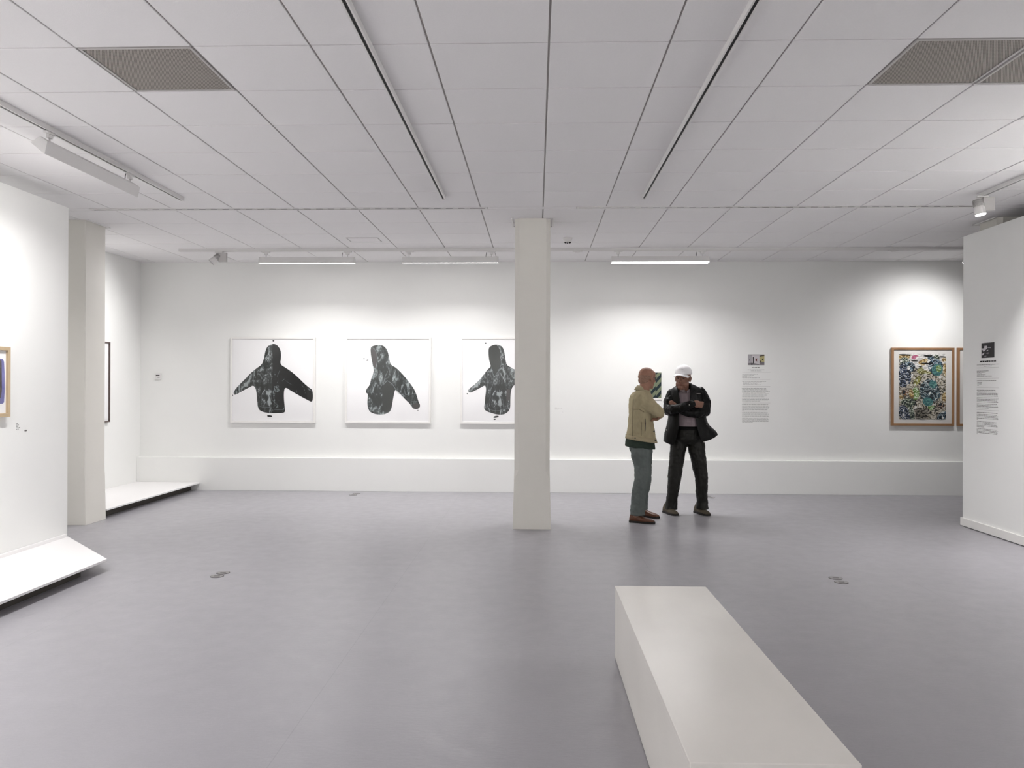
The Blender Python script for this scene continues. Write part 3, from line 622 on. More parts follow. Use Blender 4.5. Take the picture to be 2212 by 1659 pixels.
# with rz=-90 deg: local x -> -Y, local -y -> -X (into the room)
ZZ = lambda y_: pw(2110, 700+y_/6.38).z-1.45
def XX(x): return (yl - pw(2060+x/6.38, 840).y) - .18
L_ = []
for (y_, a, b, h) in [(520,362,583,.016),(563,320,628,.0075),(583,417,528,.0075),(647,320,480,.0075),(664,320,440,.0075),(682,320,382,.0065),(700,320,438,.0065),(717,320,528,.0085),(779,320,585,.0085),(805,328,390,.007),(824,328,385,.0065),(842,328,352,.0065),
    (908,320,575,.0085),(933,328,582,.0075),(951,320,610,.0075),(969,320,610,.0075),(987,320,610,.0075),(1013,320,620,.0065),(1032,320,620,.0065),(1050,320,600,.0065),(1068,320,612,.0075),(1096,320,602,.0065),(1114,320,610,.0065),(1132,320,612,.0075),(1150,320,490,.0065),
    (1213,320,610,.0085),(1239,320,595,.0075),(1257,320,616,.0065),(1275,320,610,.0065),(1293,320,614,.0075),(1311,320,334,.006),(1338,320,592,.0065),(1356,320,586,.0065),(1374,320,590,.0065),(1392,320,606,.0075),(1410,320,425,.0065),(1436,320,592,.0065),(1454,320,616,.0065),(1472,320,606,.0065),(1490,320,602,.0075),(1508,320,334,.006)]:
    L_.append((XX(a), XX(b), ZZ(y_), h*1.02, 0))
for y_ in (606, 750, 878, 1180): L_.append((XX(320), XX(625), ZZ(y_), 0, 2))
text_panel(r, L_, .36)
k = MB(); xa, xb = XX(383), XX(562); zt, zb2 = pw(2119.3, 700+265/6.38).z-1.45, pw(2119.3, 700+470/6.38).z-1.45
V = lambda u, v: (xa+(xb-xa)*u, zt+(zb2-zt)*v)
def q2(pts, mi, lv): flat_poly(k, [V(*p) for p in pts], -.001-.0003*lv, mi, .0003)
q2([(0,0),(1,0),(1,1),(0,1)], 3, 0); q2([(.24,.2),(.45,.2),(.46,.38),(.4,.42),(.3,.5),(.18,.6),(.1,.48),(.0,.42),(.02,.36),(.22,.36)], 0, 1); q2([(.46,.3),(.75,.32),(.74,.38),(.5,.36)], 7, 1)
q2([(.02,.74),(.2,.64),(.26,.66),(.14,.80),(.05,.82)], 0, 1); q2([(.4,.52),(.54,.48),(.52,.54),(.44,.58)], 0, 2); q2([(.34,.70),(.55,.64),(.62,.70),(.5,.76)], 2, 1); q2([(.15,.95),(.28,.84),(.42,.86),(.36,.94)], 2, 1)
k.build('small_black_and_white_photo', PCOL, r)

# small caption labels
def caption(loc, rz, rows_, label):
    r = empty('caption', loc, label, 'caption label', None, rz); k = MB()
    for i, (a, b, z) in enumerate(rows_): words(k, a, b, z, .006, 0, seed=i+40)
    k.build('lettering', M['rule'] if rz == 0 else M['text'], r)
v = at(1198.5, 882, 1, BACK); caption(tuple(v), 0, [(0, .03, .010), (0, .10, 0), (0, .05, -.012), (.105, .115, -.05)], 'tiny caption text on the back wall just right of the central column')
v = at(35, 916, 0, PLX); caption(tuple(v), PI/2, [(0, .022, .004), (0, .036, -.008), (0, .018, -.02), (0, .046, -.030), (0, .03, -.042)], 'tiny caption text on the left partition, below right of the picture')
MB().box(-.012, .012, -.004, 0, -.004, .004).build('wall_plug', M['text']); o = C.objects[-1]
v = at(55, 930, 0, PLX); o.location = v; o.rotation_euler.z = PI/2; tag(o, 'tiny grey mark beside the caption on the left partition', 'wall fitting')

# ------------------------------------------------------------------ people
FAB = dict(
 beige=mat('beige_denim', (164, 153, 124), .9, spec=.2, noise=.07, nscale=22, bump=.5, bscale=26, stretch=(1, 1, .6)),
 jeans=mat('grey_green_denim', (96, 102, 100), .9, spec=.2, noise=.09, nscale=16, bump=.5, bscale=22, stretch=(1, 1, .45)),
 green=mat('dark_green_shirt', (48, 58, 51), .9, spec=.2, noise=.12, nscale=14, bump=.4, bscale=20),
 skinA=mat('tanned_skin', (150, 108, 88), .55, noise=.07, nscale=25), skinB=mat('ruddy_skin', (130, 92, 76), .55, noise=.08, nscale=25),
 brown=mat('brown_leather', (92, 52, 30), .42, noise=.15, nscale=30, bump=.2, bscale=40), sole=mat('dark_sole', (26, 20, 16), .7), lace=mat('dark_lace', (52, 34, 24), .8),
 black=mat('black_nylon', (4, 4, 4), .48, spec=.22, bump=1.0, bscale=17, stretch=(1, 1, .5)), blackm=mat('black_cuff', (5, 5, 5), .8, spec=.2),
 olive=mat('dark_olive_cloth', (20, 19, 14), .55, spec=.35, noise=.15, nscale=8, bump=.8, bscale=14, stretch=(1, 1, .35)),
 mauve=mat('grey_shirt', (134, 122, 126), .85, spec=.2, noise=.08, nscale=20, bump=.5, bscale=24, stretch=(2, 1, .4)),
 cap=mat('white_cap', (242, 240, 242), .8), stubble=mat('grey_hair', (146, 114, 97), .95, noise=.15, nscale=60, bump=.5, bscale=200),
 suede=mat('taupe_suede', (84, 75, 62), .85, noise=.12, nscale=40), eye=mat('eye_dark', (40, 30, 28), .3), lens=M['glass'], frame=mat('black_spectacle', (24, 20, 20), .35),
 lip=mat('lip', (118, 62, 54), .6), button=mat('dark_button', (50, 40, 32), .35), snap=mat('pale_snap', (170, 168, 160), .3), seam=mat('beige_seam', (118, 107, 84), .9), beigehem=mat('beige_hem', (158, 146, 118), .9), collar=mat('beige_collar', (160, 150, 122), .9))
folds = bpy.data.textures.new('folds', 'CLOUDS'); folds.noise_scale = .09; folds.noise_depth = 2
wr = bpy.data.textures.new('wrinkles', 'CLOUDS'); wr.noise_scale = .035; wr.noise_depth = 1
def remesh(o, vox, it=4, disp=0):
    r = o.modifiers.new('remesh', 'REMESH'); r.mode = 'VOXEL'; r.voxel_size = vox; r.use_smooth_shade = True
    s = o.modifiers.new('smooth', 'SMOOTH'); s.iterations = it; s.factor = .5
    if disp:
        d = o.modifiers.new('displace', 'DISPLACE'); d.texture = folds; d.strength = disp; d.mid_level = .5; d.texture_coords = 'LOCAL'
        d = o.modifiers.new('crease', 'DISPLACE'); d.texture = wr; d.strength = disp*.55; d.mid_level = .5; d.texture_coords = 'LOCAL'
    return o
def basis(d, n):
    d = Vector(d).normalized(); n = Vector(n); n = (n-d*n.dot(d)).normalized(); t = n.cross(d); return d, n, t
def oball(mb, c, d, n, rd, rt_, rn):
    d, n, t = basis(d, n); R = Matrix((d, t, n)).transposed(); mb.ball(c, rd, rt_, rn, R=R)
def hand(mb, W, d, n, side=1, curl=.35, s=1.0, tuck=False):
    d, n, t = basis(d, n); t = t*side; W = Vector(W)
    oball(mb, W+d*.048*s, d, n, .052*s, .040*s, .017*s); mb.chain([W-d*.03, W+d*.02], [.026*s, .024*s])
    for i, Lf in enumerate((.070, .078, .072, .056)):
        p = W+d*.082*s+t*(.030-.0195*i)*s; a = curl*(1+.12*i); pts = [p]; ang = 0
        for seg in (.45, .31, .24): ang += a; p = p+(d*math.cos(ang)+n*math.sin(ang))*Lf*seg*s; pts.append(p)
        mb.chain(pts, [.0092*s, .0088*s, .0082*s, .0074*s], n=8)
    b = W+d*.018*s+t*.034*s; mb.chain([b, b+(d*1+t*.12+n*.2)*.034*s, b+(d*1+t*.02+n*.35)*.060*s] if tuck else [b, b+(d*.65+t*.72)*.032*s, b+(d*.9+t*.6+n*.3)*.058*s], [.0125*s, .0105*s, .009*s], n=8)
class Head:
    def __init__(s, c, yaw, pitch=0, roll=0, sc=1.0):      # yaw: direction the face looks in the floor plan
        s.c = Vector(c); s.s = sc; s.R = Matrix.Rotation(yaw, 3, 'Z') @ Matrix.Rotation(pitch, 3, 'Y') @ Matrix.Rotation(roll, 3, 'X')
    def p(s, x, y, z): return s.c + s.R @ (Vector((x, y, z))*s.s)
    def b(s, mb, x, y, z, rx, ry, rz): mb.ball(s.p(x, y, z), rx*s.s, ry*s.s, rz*s.s, n=18, k=12, R=s.R)
    def ch(s, mb, pts, r): mb.chain([s.p(*q) for q in pts], [a*s.s for a in r], n=10)
    def skull(s, m):
        s.b(m, -.012, 0, .030, .098, .078, .090); s.b(m, .030, 0, -.020, .062, .062, .085); s.b(m, .030, 0, -.072, .052, .054, .044); s.b(m, .070, 0, -.098, .020, .022, .018)
        s.b(m, .045, 0, .045, .052, .062, .050)
        s.ch(m, [(.088, 0, .012), (.102, 0, -.012), (.110, 0, -.030)], [.008, .010, .0125]); s.b(m, .098, .011, -.033, .010, .009, .008); s.b(m, .098, -.011, -.033, .010, .009, .008)
        s.ch(m, [(.070, -.045, .018), (.088, -.022, .027), (.089, 0, .024), (.088, .022, .027), (.070, .045, .018)], [.009, .011, .009, .011, .009])
        for q in (-1, 1):
            s.b(m, .062, .038*q, -.026, .022, .020, .022); s.b(m, -.004, .080*q, -.006, .020, .009, .032); s.b(m, .002, .079*q, -.030, .010, .008, .012)
        s.b(m, .088, 0, -.056, .011, .023, .0065); s.b(m, .086, 0, -.068, .011, .019, .007)
        s.ch(m, [(-.020, 0, -.050), (-.030, 0, -.110), (-.045, 0, -.175)], [.062, .058, .064])
    def face(s, root, eye, lip, brow=None):
        if brow:
            for q in (-1, 1):
                k = MB(); s.ch(k, [(.094, .013*q, .026), (.091, .030*q, .031), (.077, .048*q, .026)], [.004, .0055, .004]); k.build('eyebrow', brow, root, smooth=True, world=True)
        for q in (-1, 1):
            k = MB(); s.b(k, .0765, .031*q, .004, .010, .011, .0055); k.build('eye', eye, root, smooth=True, world=True)
        k = MB(); s.b(k, .0945, 0, -.0615, .005, .020, .0025); k.build('mouth', lip, root, smooth=True, world=True)
def shoe(root, x, y, ang, um, sm, lm, L=.285, high=.135, name='shoe'):
    R = Matrix.Rotation(ang, 3, 'Z'); O = Vector((x, y, 0)); T = lambda a, b, c: O + R @ Vector((a, b, c))
    prof = [(0, .022, .05), (.03, .034, .085), (.12, .037, high), (.28, .038, high), (.40, .041, .082), (.55, .046, .066), (.70, .048, .056), (.85, .043, .046), (.95, .030, .036), (1.0, .012, .026)]
    def curve(sc, n=40):
        o = []
        for t, w, h in prof: o.append((t*L, w*sc))
        return o
    v = []; f = []; n = 13
    for t, w, h in prof:
        for i in range(n):
            a = PI*i/(n-1); c, s_ = math.cos(a), math.sin(a); v.append(T(t*L, w*math.copysign(abs(c)**.7, c), .020+(h-.020)*s_**.8))
    for j in range(len(prof)-1):
        for i in range(n-1): f.append((j*n+i, j*n+i+1, (j+1)*n+i+1, (j+1)*n+i))
        f.append((j*n, (j+1)*n, (j+1)*n+n-1, j*n+n-1))
    f += [tuple(range(n)), tuple(range(len(v)-n, len(v)))[::-1]]
    u = MB().add(v, f).build(name, um, root, smooth=True, world=True)
    pts = [(a-.002 if a < .01 else a+.003, w+.004) for a, w in curve(1)]; poly = pts + [(a, -w) for a, w in pts[::-1]]
    MB().prism(poly, lambda a, b: T(a, b, .0), lambda a, b: T(a, b, .022)).build('sole', sm, u, world=True, bevel=.002)
    k = MB()
    for i in range(4): a = L*(.36+.065*i); h = .098-.0115*i; k.tube(T(a, -.020, h-.016), T(a, 0, h), .0028, n=6).tube(T(a, 0, h), T(a, .020, h-.016), .0028, n=6)
    k.build('laces', lm, u, world=True); return u

# --- man in the beige jacket, in profile from behind, arms folded
YA = 8.55
def PA(x, y, Y=YA): return px(x, y, Y)
root = empty('person', (PA(1386, 1000).x, YA, 0), 'bald man in glasses, beige denim jacket and grey jeans, arms folded, turned away', 'person')
HA = Head(PA(1398, 817, 8.56), math.radians(34), math.radians(4), 0, .985)
b = MB(); HA.skull(b)
b.rings([(PA(x, y).x, Yc, PA(x, y).z, a, d, 0) for (x, y, a, d, Yc) in [(1388, 846, .06, .06, 8.56), (1386, 853, .09, .17, 8.53), (1385, 870, .11, .18, 8.53), (1386, 900, .11, .155, 8.54), (1385, 930, .12, .155, 8.55), (1385, 962, .12, .15, 8.55)]])
b.chain([PA(1385, 970, 8.46), PA(1387, 1036, 8.45), PA(1378, 1085, 8.45), PA(1374, 1112, 8.46)], [.08, .055, .045, .038]); b.chain([PA(1389, 970, 8.64), PA(1393, 1036, 8.70), PA(1388, 1080, 8.75), PA(1387, 1100, 8.77)], [.078, .045, .040, .036])
b.chain([PA(1384, 857, 8.36), PA(1424, 889, 8.33), PA(1408, 897, 8.60)], [.056, .042, .028]); b.chain([PA(1392, 857, 8.70), PA(1424, 893, 8.72), PA(1412, 902, 8.47)], [.056, .042, .028])
hand(b, PA(1407, 897, 8.62), (-.35, .8, .25), (-.5, -.3, 0), 1, .3)
hand(b, PA(1409, 903, 8.45), (.55, -.75, -.05), (-.3, -.3, .8), -1, .35)
remesh(b.build('body', FAB['skinA'], root, world=True), .0055, 3)
HA.face(root, FAB['eye'], FAB['lip'])
k = MB(); HA.b(k, -.020, 0, .012, .0935, .0795, .052); HA.b(k, -.050, 0, -.03, .060, .062, .045)
remesh(k.build('hair', FAB['stubble'], root, world=True), .005, 2)
g = MB()
for q in (-1, 1):
    pts = [HA.p(.104, .033*q+.023*math.cos(t), .006+.017*math.sin(t)) for t in [2*PI*i/16 for i in range(17)]]
    for i in range(16): g.tube(pts[i], pts[i+1], .0024, n=6)
    g.tube(HA.p(.100, .056*q, .010), HA.p(.0, .084*q, .012), .0025, n=6)
g.tube(HA.p(.106, -.010, .010), HA.p(.106, .010, .010), .0024, n=6)
go = g.build('glasses', FAB['frame'], root, world=True)
for q in (-1, 1):
    k = MB(); k.add([HA.p(.104, .033*q+.022*math.cos(t), .006+.016*math.sin(t)) for t in [2*PI*i/16 for i in range(16)]], [tuple(range(16))]); k.build('lens', FAB['lens'], go, world=True)
# jacket
j = MB(); JR = [(842, 1379, 1401, .085, 8.57), (848, 1368, 1405, .135, 8.54), (855, 1361, 1408, .195, 8.53), (864, 1359.5, 1410, .215, 8.53), (880, 1358.5, 1410, .215, 8.53), (897, 1358.5, 1411, .20, 8.53), (920, 1356.5, 1412, .185, 8.54), (938, 1354, 1415, .19, 8.55), (950, 1352.5, 1418, .195, 8.55)]
def ringpx(R_, P, tilt=()):
    o = []
    for i, (y, xl, xr, d, Yc) in enumerate(R_):
        c = P((xl+xr)/2, y, Yc); a = (P(xr, y, Yc).x-P(xl, y, Yc).x)/2; o.append((c.x, Yc, c.z, a, d, 0))
    return o
j.rings(ringpx(JR, PA), n=36)
j.chain([PA(1383, 860, 8.37), PA(1403, 875, 8.335), PA(1423, 889.5, 8.335), PA(1415, 896, 8.45), PA(1408, 897, 8.58)], [.078, .072, .060, .052, .044])
j.chain([PA(1392, 860, 8.69), PA(1408, 877, 8.71), PA(1424, 893, 8.72), PA(1417, 900, 8.58)], [.075, .066, .056, .045])
# the front of the jacket drops a little lower than the back
for i, v in enumerate(j.v):
    if v[2] < PA(1385, 930).z: x = v[0]-PA(1385, 900).x; j.v[i] = (v[0], v[1], v[2]-x*.14*min(1, (PA(1385, 930).z-v[2])/.06))
jk = remesh(j.build('jacket', FAB['beige'], root, world=True), .007, 3, .014)
def band(name, m_, R_, P, parent, tilt=0, n=40, th=.006, up=.0):
    rr = ringpx(R_, P); k = MB(); k.rings(rr, n=n, cap=False)
    x0 = sum(r_[0] for r_ in rr)/len(rr)
    k.v = [(v[0], v[1], v[2]-(v[0]-x0)*tilt) for v in k.v]
    o = k.build(name, m_, parent, smooth=True, world=True); s_ = o.modifiers.new('solid', 'SOLIDIFY'); s_.thickness = th; s_.offset = 0; return o
band('hem_band', FAB['beigehem'], [(942.5, 1352.2, 1417, .195, 8.55), (951.5, 1351, 1419.3, .199, 8.55)], PA, jk, .14)
k = MB(); c0 = PA(1391, 838, 8.57)
col = []
for i in range(25):
    t = math.radians(-60+i*(300/24)); tt = t+PI/2+math.radians(34)
    col.append((math.cos(tt), math.sin(tt)))
v = []
for (dx, rx, ry, dz) in ((-.0, .070, .074, .018), (-.010, .080, .086, -.002), (-.016, .090, .100, -.030)):
    for i, (cx, sy) in enumerate(col):
        fr = abs(i-12)/12; v.append((c0.x+dx+rx*cx, c0.y+ry*sy, c0.z+dz-.030*fr**3+(.012 if cx < 0 else -.012)*abs(cx)))
n = 25; k.add(v, [(jj*n+i, jj*n+i+1, (jj+1)*n+i+1, (jj+1)*n+i) for jj in range(2) for i in range(n-1)])
o = k.build('collar', FAB['collar'], jk, smooth=True, world=True); s_ = o.modifiers.new('solid', 'SOLIDIFY'); s_.thickness = .007
for (x, y) in ((1366, 946), (1372, 946.3), (1413, 932), (1416, 951)):
    p = PA(x, y, YA-.2)
    # snap sits on the side of the jacket nearest the viewer
    xx = (p.x-PA(1385, y).x)/.165; yy = 8.55-.199*math.sqrt(max(0, 1-min(.98, xx*xx)))-.004
    p = px(x, y, yy); k = MB(); k.tube(p+Vector((0, .006, 0)), p+Vector((0, -.006, 0)), .009, .007, 12); k.build('button', FAB['button'], jk, world=True)
def surf_line(name, pts, m_, parent, P, Yc, d, xc, half, r=.003, off=.002):
    q = []
    for (x, y) in pts:
        xx = (P(x, y, Yc).x-P(xc, y, Yc).x)/half; q.append(px(x, y, Yc-d*math.sqrt(max(0, 1-min(.97, xx*xx)))-off))
    k = MB(); k.chain(q, [r]*len(q), n=6); return k.build(name, m_, parent, smooth=True, world=True)
surf_line('pocket', [(1393.5, 902), (1394.3, 915), (1393.5, 931)], FAB['button'], jk, PA, 8.535, .20, 1385, .145, .0035)
surf_line('back_seam', [(1368, 858), (1367, 885), (1366.5, 915), (1366, 942)], FAB['seam'], jk, PA, 8.535, .205, 1385, .14, .003)
surf_line('yoke_seam', [(1366, 884), (1372, 884), (1380, 884), (1391, 890)], FAB['seam'], jk, PA, 8.535, .215, 1385, .14, .003)
surf_line('side_seam', [(1386, 912), (1385.5, 928), (1385, 942)], FAB['seam'], jk, PA, 8.535, .195, 1385, .15, .003)
k = MB(); k.rings(ringpx([(945, 1353, 1413, .175, 8.55), (958, 1351, 1414.5, .182, 8.55), (967, 1350, 1415.5, .186, 8.55)], PA), n=36)
k.v = [(v[0], v[1], v[2]-(v[0]-PA(1385, 950).x)*.10) for v in k.v]
remesh(k.build('shirt', FAB['green'], root, world=True), .007, 1, .006)
t = MB(); t.rings(ringpx([(955, 1358, 1409, .15, 8.55), (970, 1360, 1409.5, .16, 8.55), (980, 1364, 1409, .13, 8.55)], PA))
t.chain([PA(1384, 980, 8.45), PA(1387, 1005, 8.44), PA(1387.5, 1035, 8.43), PA(1381, 1060, 8.44), PA(1378.5, 1085, 8.45), PA(1377.5, 1093, 8.46)], [.108, .086, .083, .078, .076, .076])
t.tube(PA(1377.5, 1093, 8.46), PA(1377, 1112, 8.46), .076, .080, 24)
t.chain([PA(1390, 980, 8.64), PA(1393, 1005, 8.67), PA(1393.5, 1036, 8.70), PA(1388.5, 1065, 8.74), PA(1388, 1086, 8.77)], [.095, .074, .068, .064, .062])
t.tube(PA(1388, 1086, 8.77), PA(1388, 1101, 8.77), .062, .064, 24)
remesh(t.build('trousers', FAB['jeans'], root, world=True), .0065, 3, .016)
v = at(1359, 1127.5, 2, 0); shoe(root, v.x+.005, v.y, math.radians(-22), FAB['brown'], FAB['sole'], FAB['lace'], L=.275)
v = at(1423.5, 1120, 2, 0); a_ = math.radians(-38); shoe(root, v.x-.275*math.cos(a_), v.y-.275*math.sin(a_), a_, FAB['brown'], FAB['sole'], FAB['lace'], L=.275)

# --- man in black with a white cap, facing the viewer, arms crossed
YB = 9.05
def PB(x, y, Y=YB): return px(x, y, Y)
root = empty('person', (PB(1485, 1000).x, YB, 0), 'man in white cap, black jacket and dark trousers, arms crossed, facing the viewer', 'person')
HB = Head(PB(1475.5, 817.5, 8.99), math.radians(-90-28), math.radians(3), math.radians(-3), 1.04)
b = MB(); HB.skull(b)
def ringw(R_, P): return [(P(x, y, Yc).x, Yc, P(x, y, Yc).z, a, d, 0) for (x, y, a, d, Yc) in R_]
b.rings(ringw([(1480, 846, .07, .06, 9.06), (1481, 853, .17, .09, 9.06), (1482, 870, .165, .11, 9.06), (1484, 900, .155, .12, 9.05), (1485, 930, .16, .12, 9.05), (1485, 955, .150, .10, 9.06)], PB))
for (xs) in ([(1465, 960, 9.05), (1458, 1030, 9.05), (1452, 1075, 9.08), (1450, 1100, 9.07)], [(1504, 960, 9.05), (1515, 1030, 9.05), (1516, 1075, 9.08), (1518, 1099, 9.07)]):
    b.chain([PB(*q) for q in xs], [.075, .05, .042, .036])
b.chain([PB(1451, 852, 9.05), PB(1446, 887, 8.96), PB(1470, 881, 8.82), PB(1496, 873, 8.80)], [.055, .044, .036, .028]); b.chain([PB(1513, 852, 9.05), PB(1522, 889, 8.96), PB(1498, 892, 8.89), PB(1471, 886, 8.90)], [.055, .044, .036, .028])
hand(b, PB(1497.5, 873, 8.80), (1, .16, -.06), (0, 1, -.1), -1, .34, .96, True)
hand(b, PB(1468, 885, 8.935), (-.80, -.10, .60), (0, 1, 0), 1, .14, .92, True)
for q in (-1, 1): HB.b(b, .040, .044*q, -.062, .034, .022, .036); HB.b(b, .066, .026*q, -.052, .024, .018, .024)
HB.b(b, .030, 0, -.100, .045, .045, .028)
remesh(b.build('body', FAB['skinB'], root, world=True), .0055, 3)
HB.face(root, FAB['eye'], FAB['lip'], FAB['stubble'])
k = MB()
for q in (-1, 1): HB.b(k, -.045, .058*q, .0, .035, .024, .030)
remesh(k.build('hair', FAB['stubble'], root, world=True), .005, 2)
# cap
k = MB(); v = []; f = []; n = 32
lev = [0, 12, 26, 40, 54, 68, 80, 90]
for e in lev:
    ce_, se = math.cos(math.radians(e)), math.sin(math.radians(e))
    for i in range(n): a = 2*PI*i/n; v.append(HB.p(-.008+.108*ce_*math.cos(a), .088*ce_*math.sin(a), .048+.100*se**.9 if se > 0 else .048))
for jx in range(len(lev)-1):
    for i in range(n): f.append((jx*n+i, jx*n+(i+1) % n, (jx+1)*n+(i+1) % n, (jx+1)*n+i))
k.add(v, f); cp = k.build('cap', FAB['cap'], root, smooth=True, world=True); s_ = cp.modifiers.new('solid', 'SOLIDIFY'); s_.thickness = .004; s_.offset = 1
k = MB(); v = []; f = []; n = 15
for r_ in (0, .35, .7, 1.0):
    for i in range(n):
        u = -1+2*i/(n-1); wd = .086-.008*r_; x = .088*math.sqrt(max(0, 1-(u*.86)**2))+r_*.082*math.sqrt(max(0, 1-u*u*.88)); v.append(HB.p(x, u*wd, .056-.026*u*u-.018*r_))
for jx in range(3):
    for i in range(n-1): f.append((jx*n+i, jx*n+i+1, (jx+1)*n+i+1, (jx+1)*n+i))
k.add(v, f); o = k.build('brim', FAB['cap'], cp, smooth=True, world=True); s_ = o.modifiers.new('solid', 'SOLIDIFY'); s_.thickness = .004
k = MB()
for (y_, z_) in ((-.026, .078), (-.016, .084), (-.008, .080), (.002, .085), (.011, .079), (.020, .083)):
    z_ += .022; e = math.asin(min(1, (z_-.048)/.100)); a = y_/(.088*math.cos(e)); c = HB.p(-.008+.112*math.cos(e)*math.cos(a), y_, z_); k.ball(c, .0035, .0035, .0035, n=8, k=5)
k.build('embroidery', FAB['frame'], cp, world=True)
HB_ = HB
# shirt, trousers
k = MB(); k.rings(ringw([(1479, 844, .075, .065, 9.04), (1480, 850, .15, .10, 9.05), (1481, 868, .17, .125, 9.05), (1485, 895, .165, .145, 9.05), (1486, 910, .168, .155, 9.05), (1486, 923, .170, .150, 9.05)], PB), n=36)
sh = remesh(k.build('shirt', FAB['mauve'], root, world=True), .006, 2, .006)
k = MB(); c0 = PB(1479, 841, 9.02)
for q in (-1, 1):
    pts = [(q*.012, -.083, -.040), (q*.062, -.055, -.015), (q*.070, -.01, .018), (q*.066, -.012, .034), (q*.052, -.060, .012), (q*.010, -.094, -.012)]
    k.add([c0+Vector(p) for p in pts], [(0, 1, 4, 5), (1, 2, 3, 4)])
o = k.build('collar', FAB['mauve'], sh, smooth=False, world=True); s_ = o.modifiers.new('solid', 'SOLIDIFY'); s_.thickness = .004
k = MB(); k.chain([px(1493.5, 896, 8.898), px(1493.8, 909, 8.892), px(1493.5, 921, 8.896)], [.003]*3, n=6); k.build('placket', FAB['mauve'], sh, world=True)
t = MB(); t.rings(ringw([(1486, 918, .168, .140, 9.05), (1486, 935, .175, .145, 9.05), (1486, 948, .178, .14, 9.05), (1486, 958, .150, .10, 9.05)], PB))
t.chain([PB(*q) for q in ((1466, 958, 9.05), (1462, 993, 9.04), (1457.5, 1030, 9.03), (1453, 1066, 9.06), (1450.5, 1083, 9.08))], [.098, .082, .079, .066, .066])
t.tube(PB(1450.5, 1083, 9.08), PB(1450, 1100, 9.08), .066, .070, 24)
t.chain([PB(*q) for q in ((1503, 958, 9.05), (1509, 993, 9.04), (1515, 1030, 9.03), (1516, 1066, 9.06), (1517.5, 1083, 9.08))], [.098, .088, .074, .066, .067])
t.tube(PB(1517.5, 1083, 9.08), PB(1517, 1099, 9.08), .067, .071, 24)
tr = remesh(t.build('trousers', FAB['olive'], root, world=True), .0065, 3, .016)
band('belt', FAB['blackm'], [(920, 1454.5, 1517.5, .152, 9.05), (927, 1453.5, 1518.5, .153, 9.05)], PB, tr, 0, th=.006)
# jacket: an open shell with flaring skirt, sleeves blended in
J = [(830, 1481, .072, .072, 1468, 1491, 0), (834, 1482, .110, .085, 1466, 1491, 0), (839, 1483, .165, .105, 1465, 1491, 0), (847, 1482, .200, .130, 1466, 1491, 0), (866, 1482, .208, .150, 1470, 1489, 0), (885, 1483, .205, .162, 1469, 1493, 0), (896, 1484, .205, .170, 1468, 1502, 0), (910, 1484, .215, .176, 1467.5, 1504, 0), (925, 1485, .240, .178, 1467, 1506, .3), (940, 1485, .262, .178, 1463, 1509, .7), (958, 1484.5, .268, .176, 1457, 1513, 1)]
v = []; f = []; n = 44
for (y, xc, a, d, xl, xr, fl_) in J:
    Yc = 9.05; c = PB(xc, y, Yc); gl = (PB(xl, y, Yc-d).x-c.x)/a; gr = (PB(xr, y, Yc-d).x-c.x)/a
    t0 = -math.acos(max(-.99, min(.99, gr))); t1 = 2*PI-math.acos(max(-.99, min(.99, gl)))
    for i in range(n):
        t_ = t0+(t1-t0)*i/(n-1); cx, sy = math.cos(t_), math.sin(t_); fold = 1+.018*fl_*math.sin(t_*9+1)+.010*math.sin(t_*5+y*.05)
        x = c.x+a*cx*fold; z = c.z; u = max(0, cx)**2
        if fl_: x += fl_*.078*u; z += fl_*fl_*.098*u+fl_*.02*max(0, -cx)**2-fl_*.025*math.exp(-((cx+.72)/.2)**2)
        v.append((x, Yc+d*sy*fold, z))
for jx in range(len(J)-1):
    for i in range(n-1): f.append((jx*n+i, jx*n+i+1, (jx+1)*n+i+1, (jx+1)*n+i))
jb = MB().add(v, f).build('jacket', FAB['black'], root, smooth=True, world=True)
s_ = jb.modifiers.new('solid', 'SOLIDIFY'); s_.thickness = .010; s_.offset = 0
s_ = jb.modifiers.new('sub', 'SUBSURF'); s_.levels = 1; s_.render_levels = 2
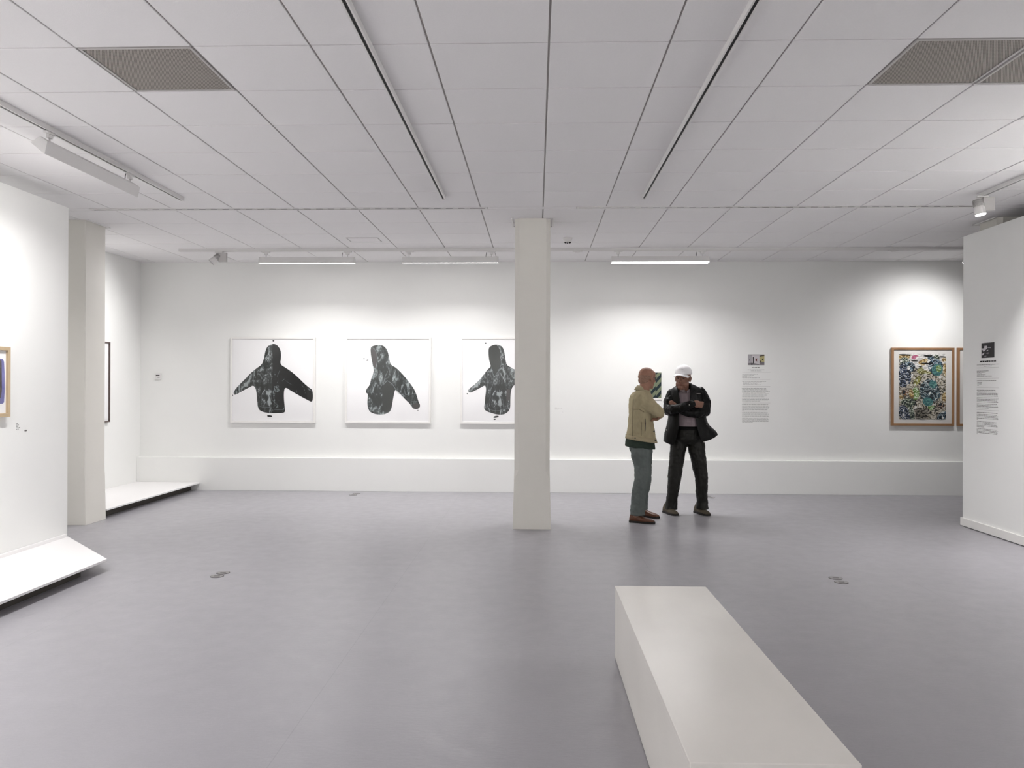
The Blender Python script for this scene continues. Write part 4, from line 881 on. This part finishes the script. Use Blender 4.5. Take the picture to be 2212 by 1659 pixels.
d_ = jb.modifiers.new('displace', 'DISPLACE'); d_.texture = folds; d_.strength = .010; d_.texture_coords = 'LOCAL'
for pts, rad in (([PB(1453, 851, 9.06), PB(1446.5, 868, 9.02), PB(1445, 886, 8.96), PB(1458, 884.5, 8.87), PB(1478, 878.5, 8.80), PB(1494, 873.5, 8.79)], [.066, .070, .062, .055, .049, .043]),
                 ([PB(1512, 848, 9.06), PB(1520.5, 868, 9.02), PB(1523, 887, 8.96), PB(1508, 892, 8.90), PB(1490, 892, 8.88), PB(1474, 888, 8.885)], [.070, .072, .064, .056, .050, .043])):
    k = MB(); k.chain(pts, rad); remesh(k.build('sleeve', FAB['black'], jb, world=True), .0065, 3, .020)
k = MB(); c0 = PB(1482, 833, 9.04); vv = []
for (r1, r2, dz) in ((.066, .066, .030), (.078, .080, .002), (.092, .094, -.026)):
    for i in range(25): a = math.radians(-48+i*(276/24)); vv.append((c0.x+r1*math.cos(a), c0.y+r2*math.sin(a), c0.z+dz-.028*(abs(i-12)/12)**3))
k.add(vv, [(jj*25+i, jj*25+i+1, (jj+1)*25+i+1, (jj+1)*25+i) for jj in range(2) for i in range(24)])
o = k.build('collar', FAB['blackm'], jb, smooth=True, world=True); s_ = o.modifiers.new('solid', 'SOLIDIFY'); s_.thickness = .008
for (x, y, yy) in ((1440, 929, 8.97), (1527, 917, 8.94), (1520, 954.5, 8.90), (1489, 874.5, 8.752)):
    p = px(x, y, yy); MB().tube(p+Vector((0, .012, 0)), p+Vector((0, -.004, 0)), .0065, .0055, 10).build('snap_button', FAB['snap'], jb, world=True)
p = px(1509, 850.5, 8.925); MB().box(p.x-.022, p.x+.022, p.y-.003, p.y+.012, p.z-.003, p.z+.003).build('chest_mark', FAB['snap'], jb, world=True)
a_ = math.radians(-70)
for (x, y) in ((1462, 1114.6), (1531, 1114.8)):
    v = at(x, y, 2, 0); shoe(root, v.x-.275*math.cos(a_), v.y-.275*math.sin(a_), a_, FAB['suede'], FAB['sole'], FAB['sole'], L=.275, high=.118)
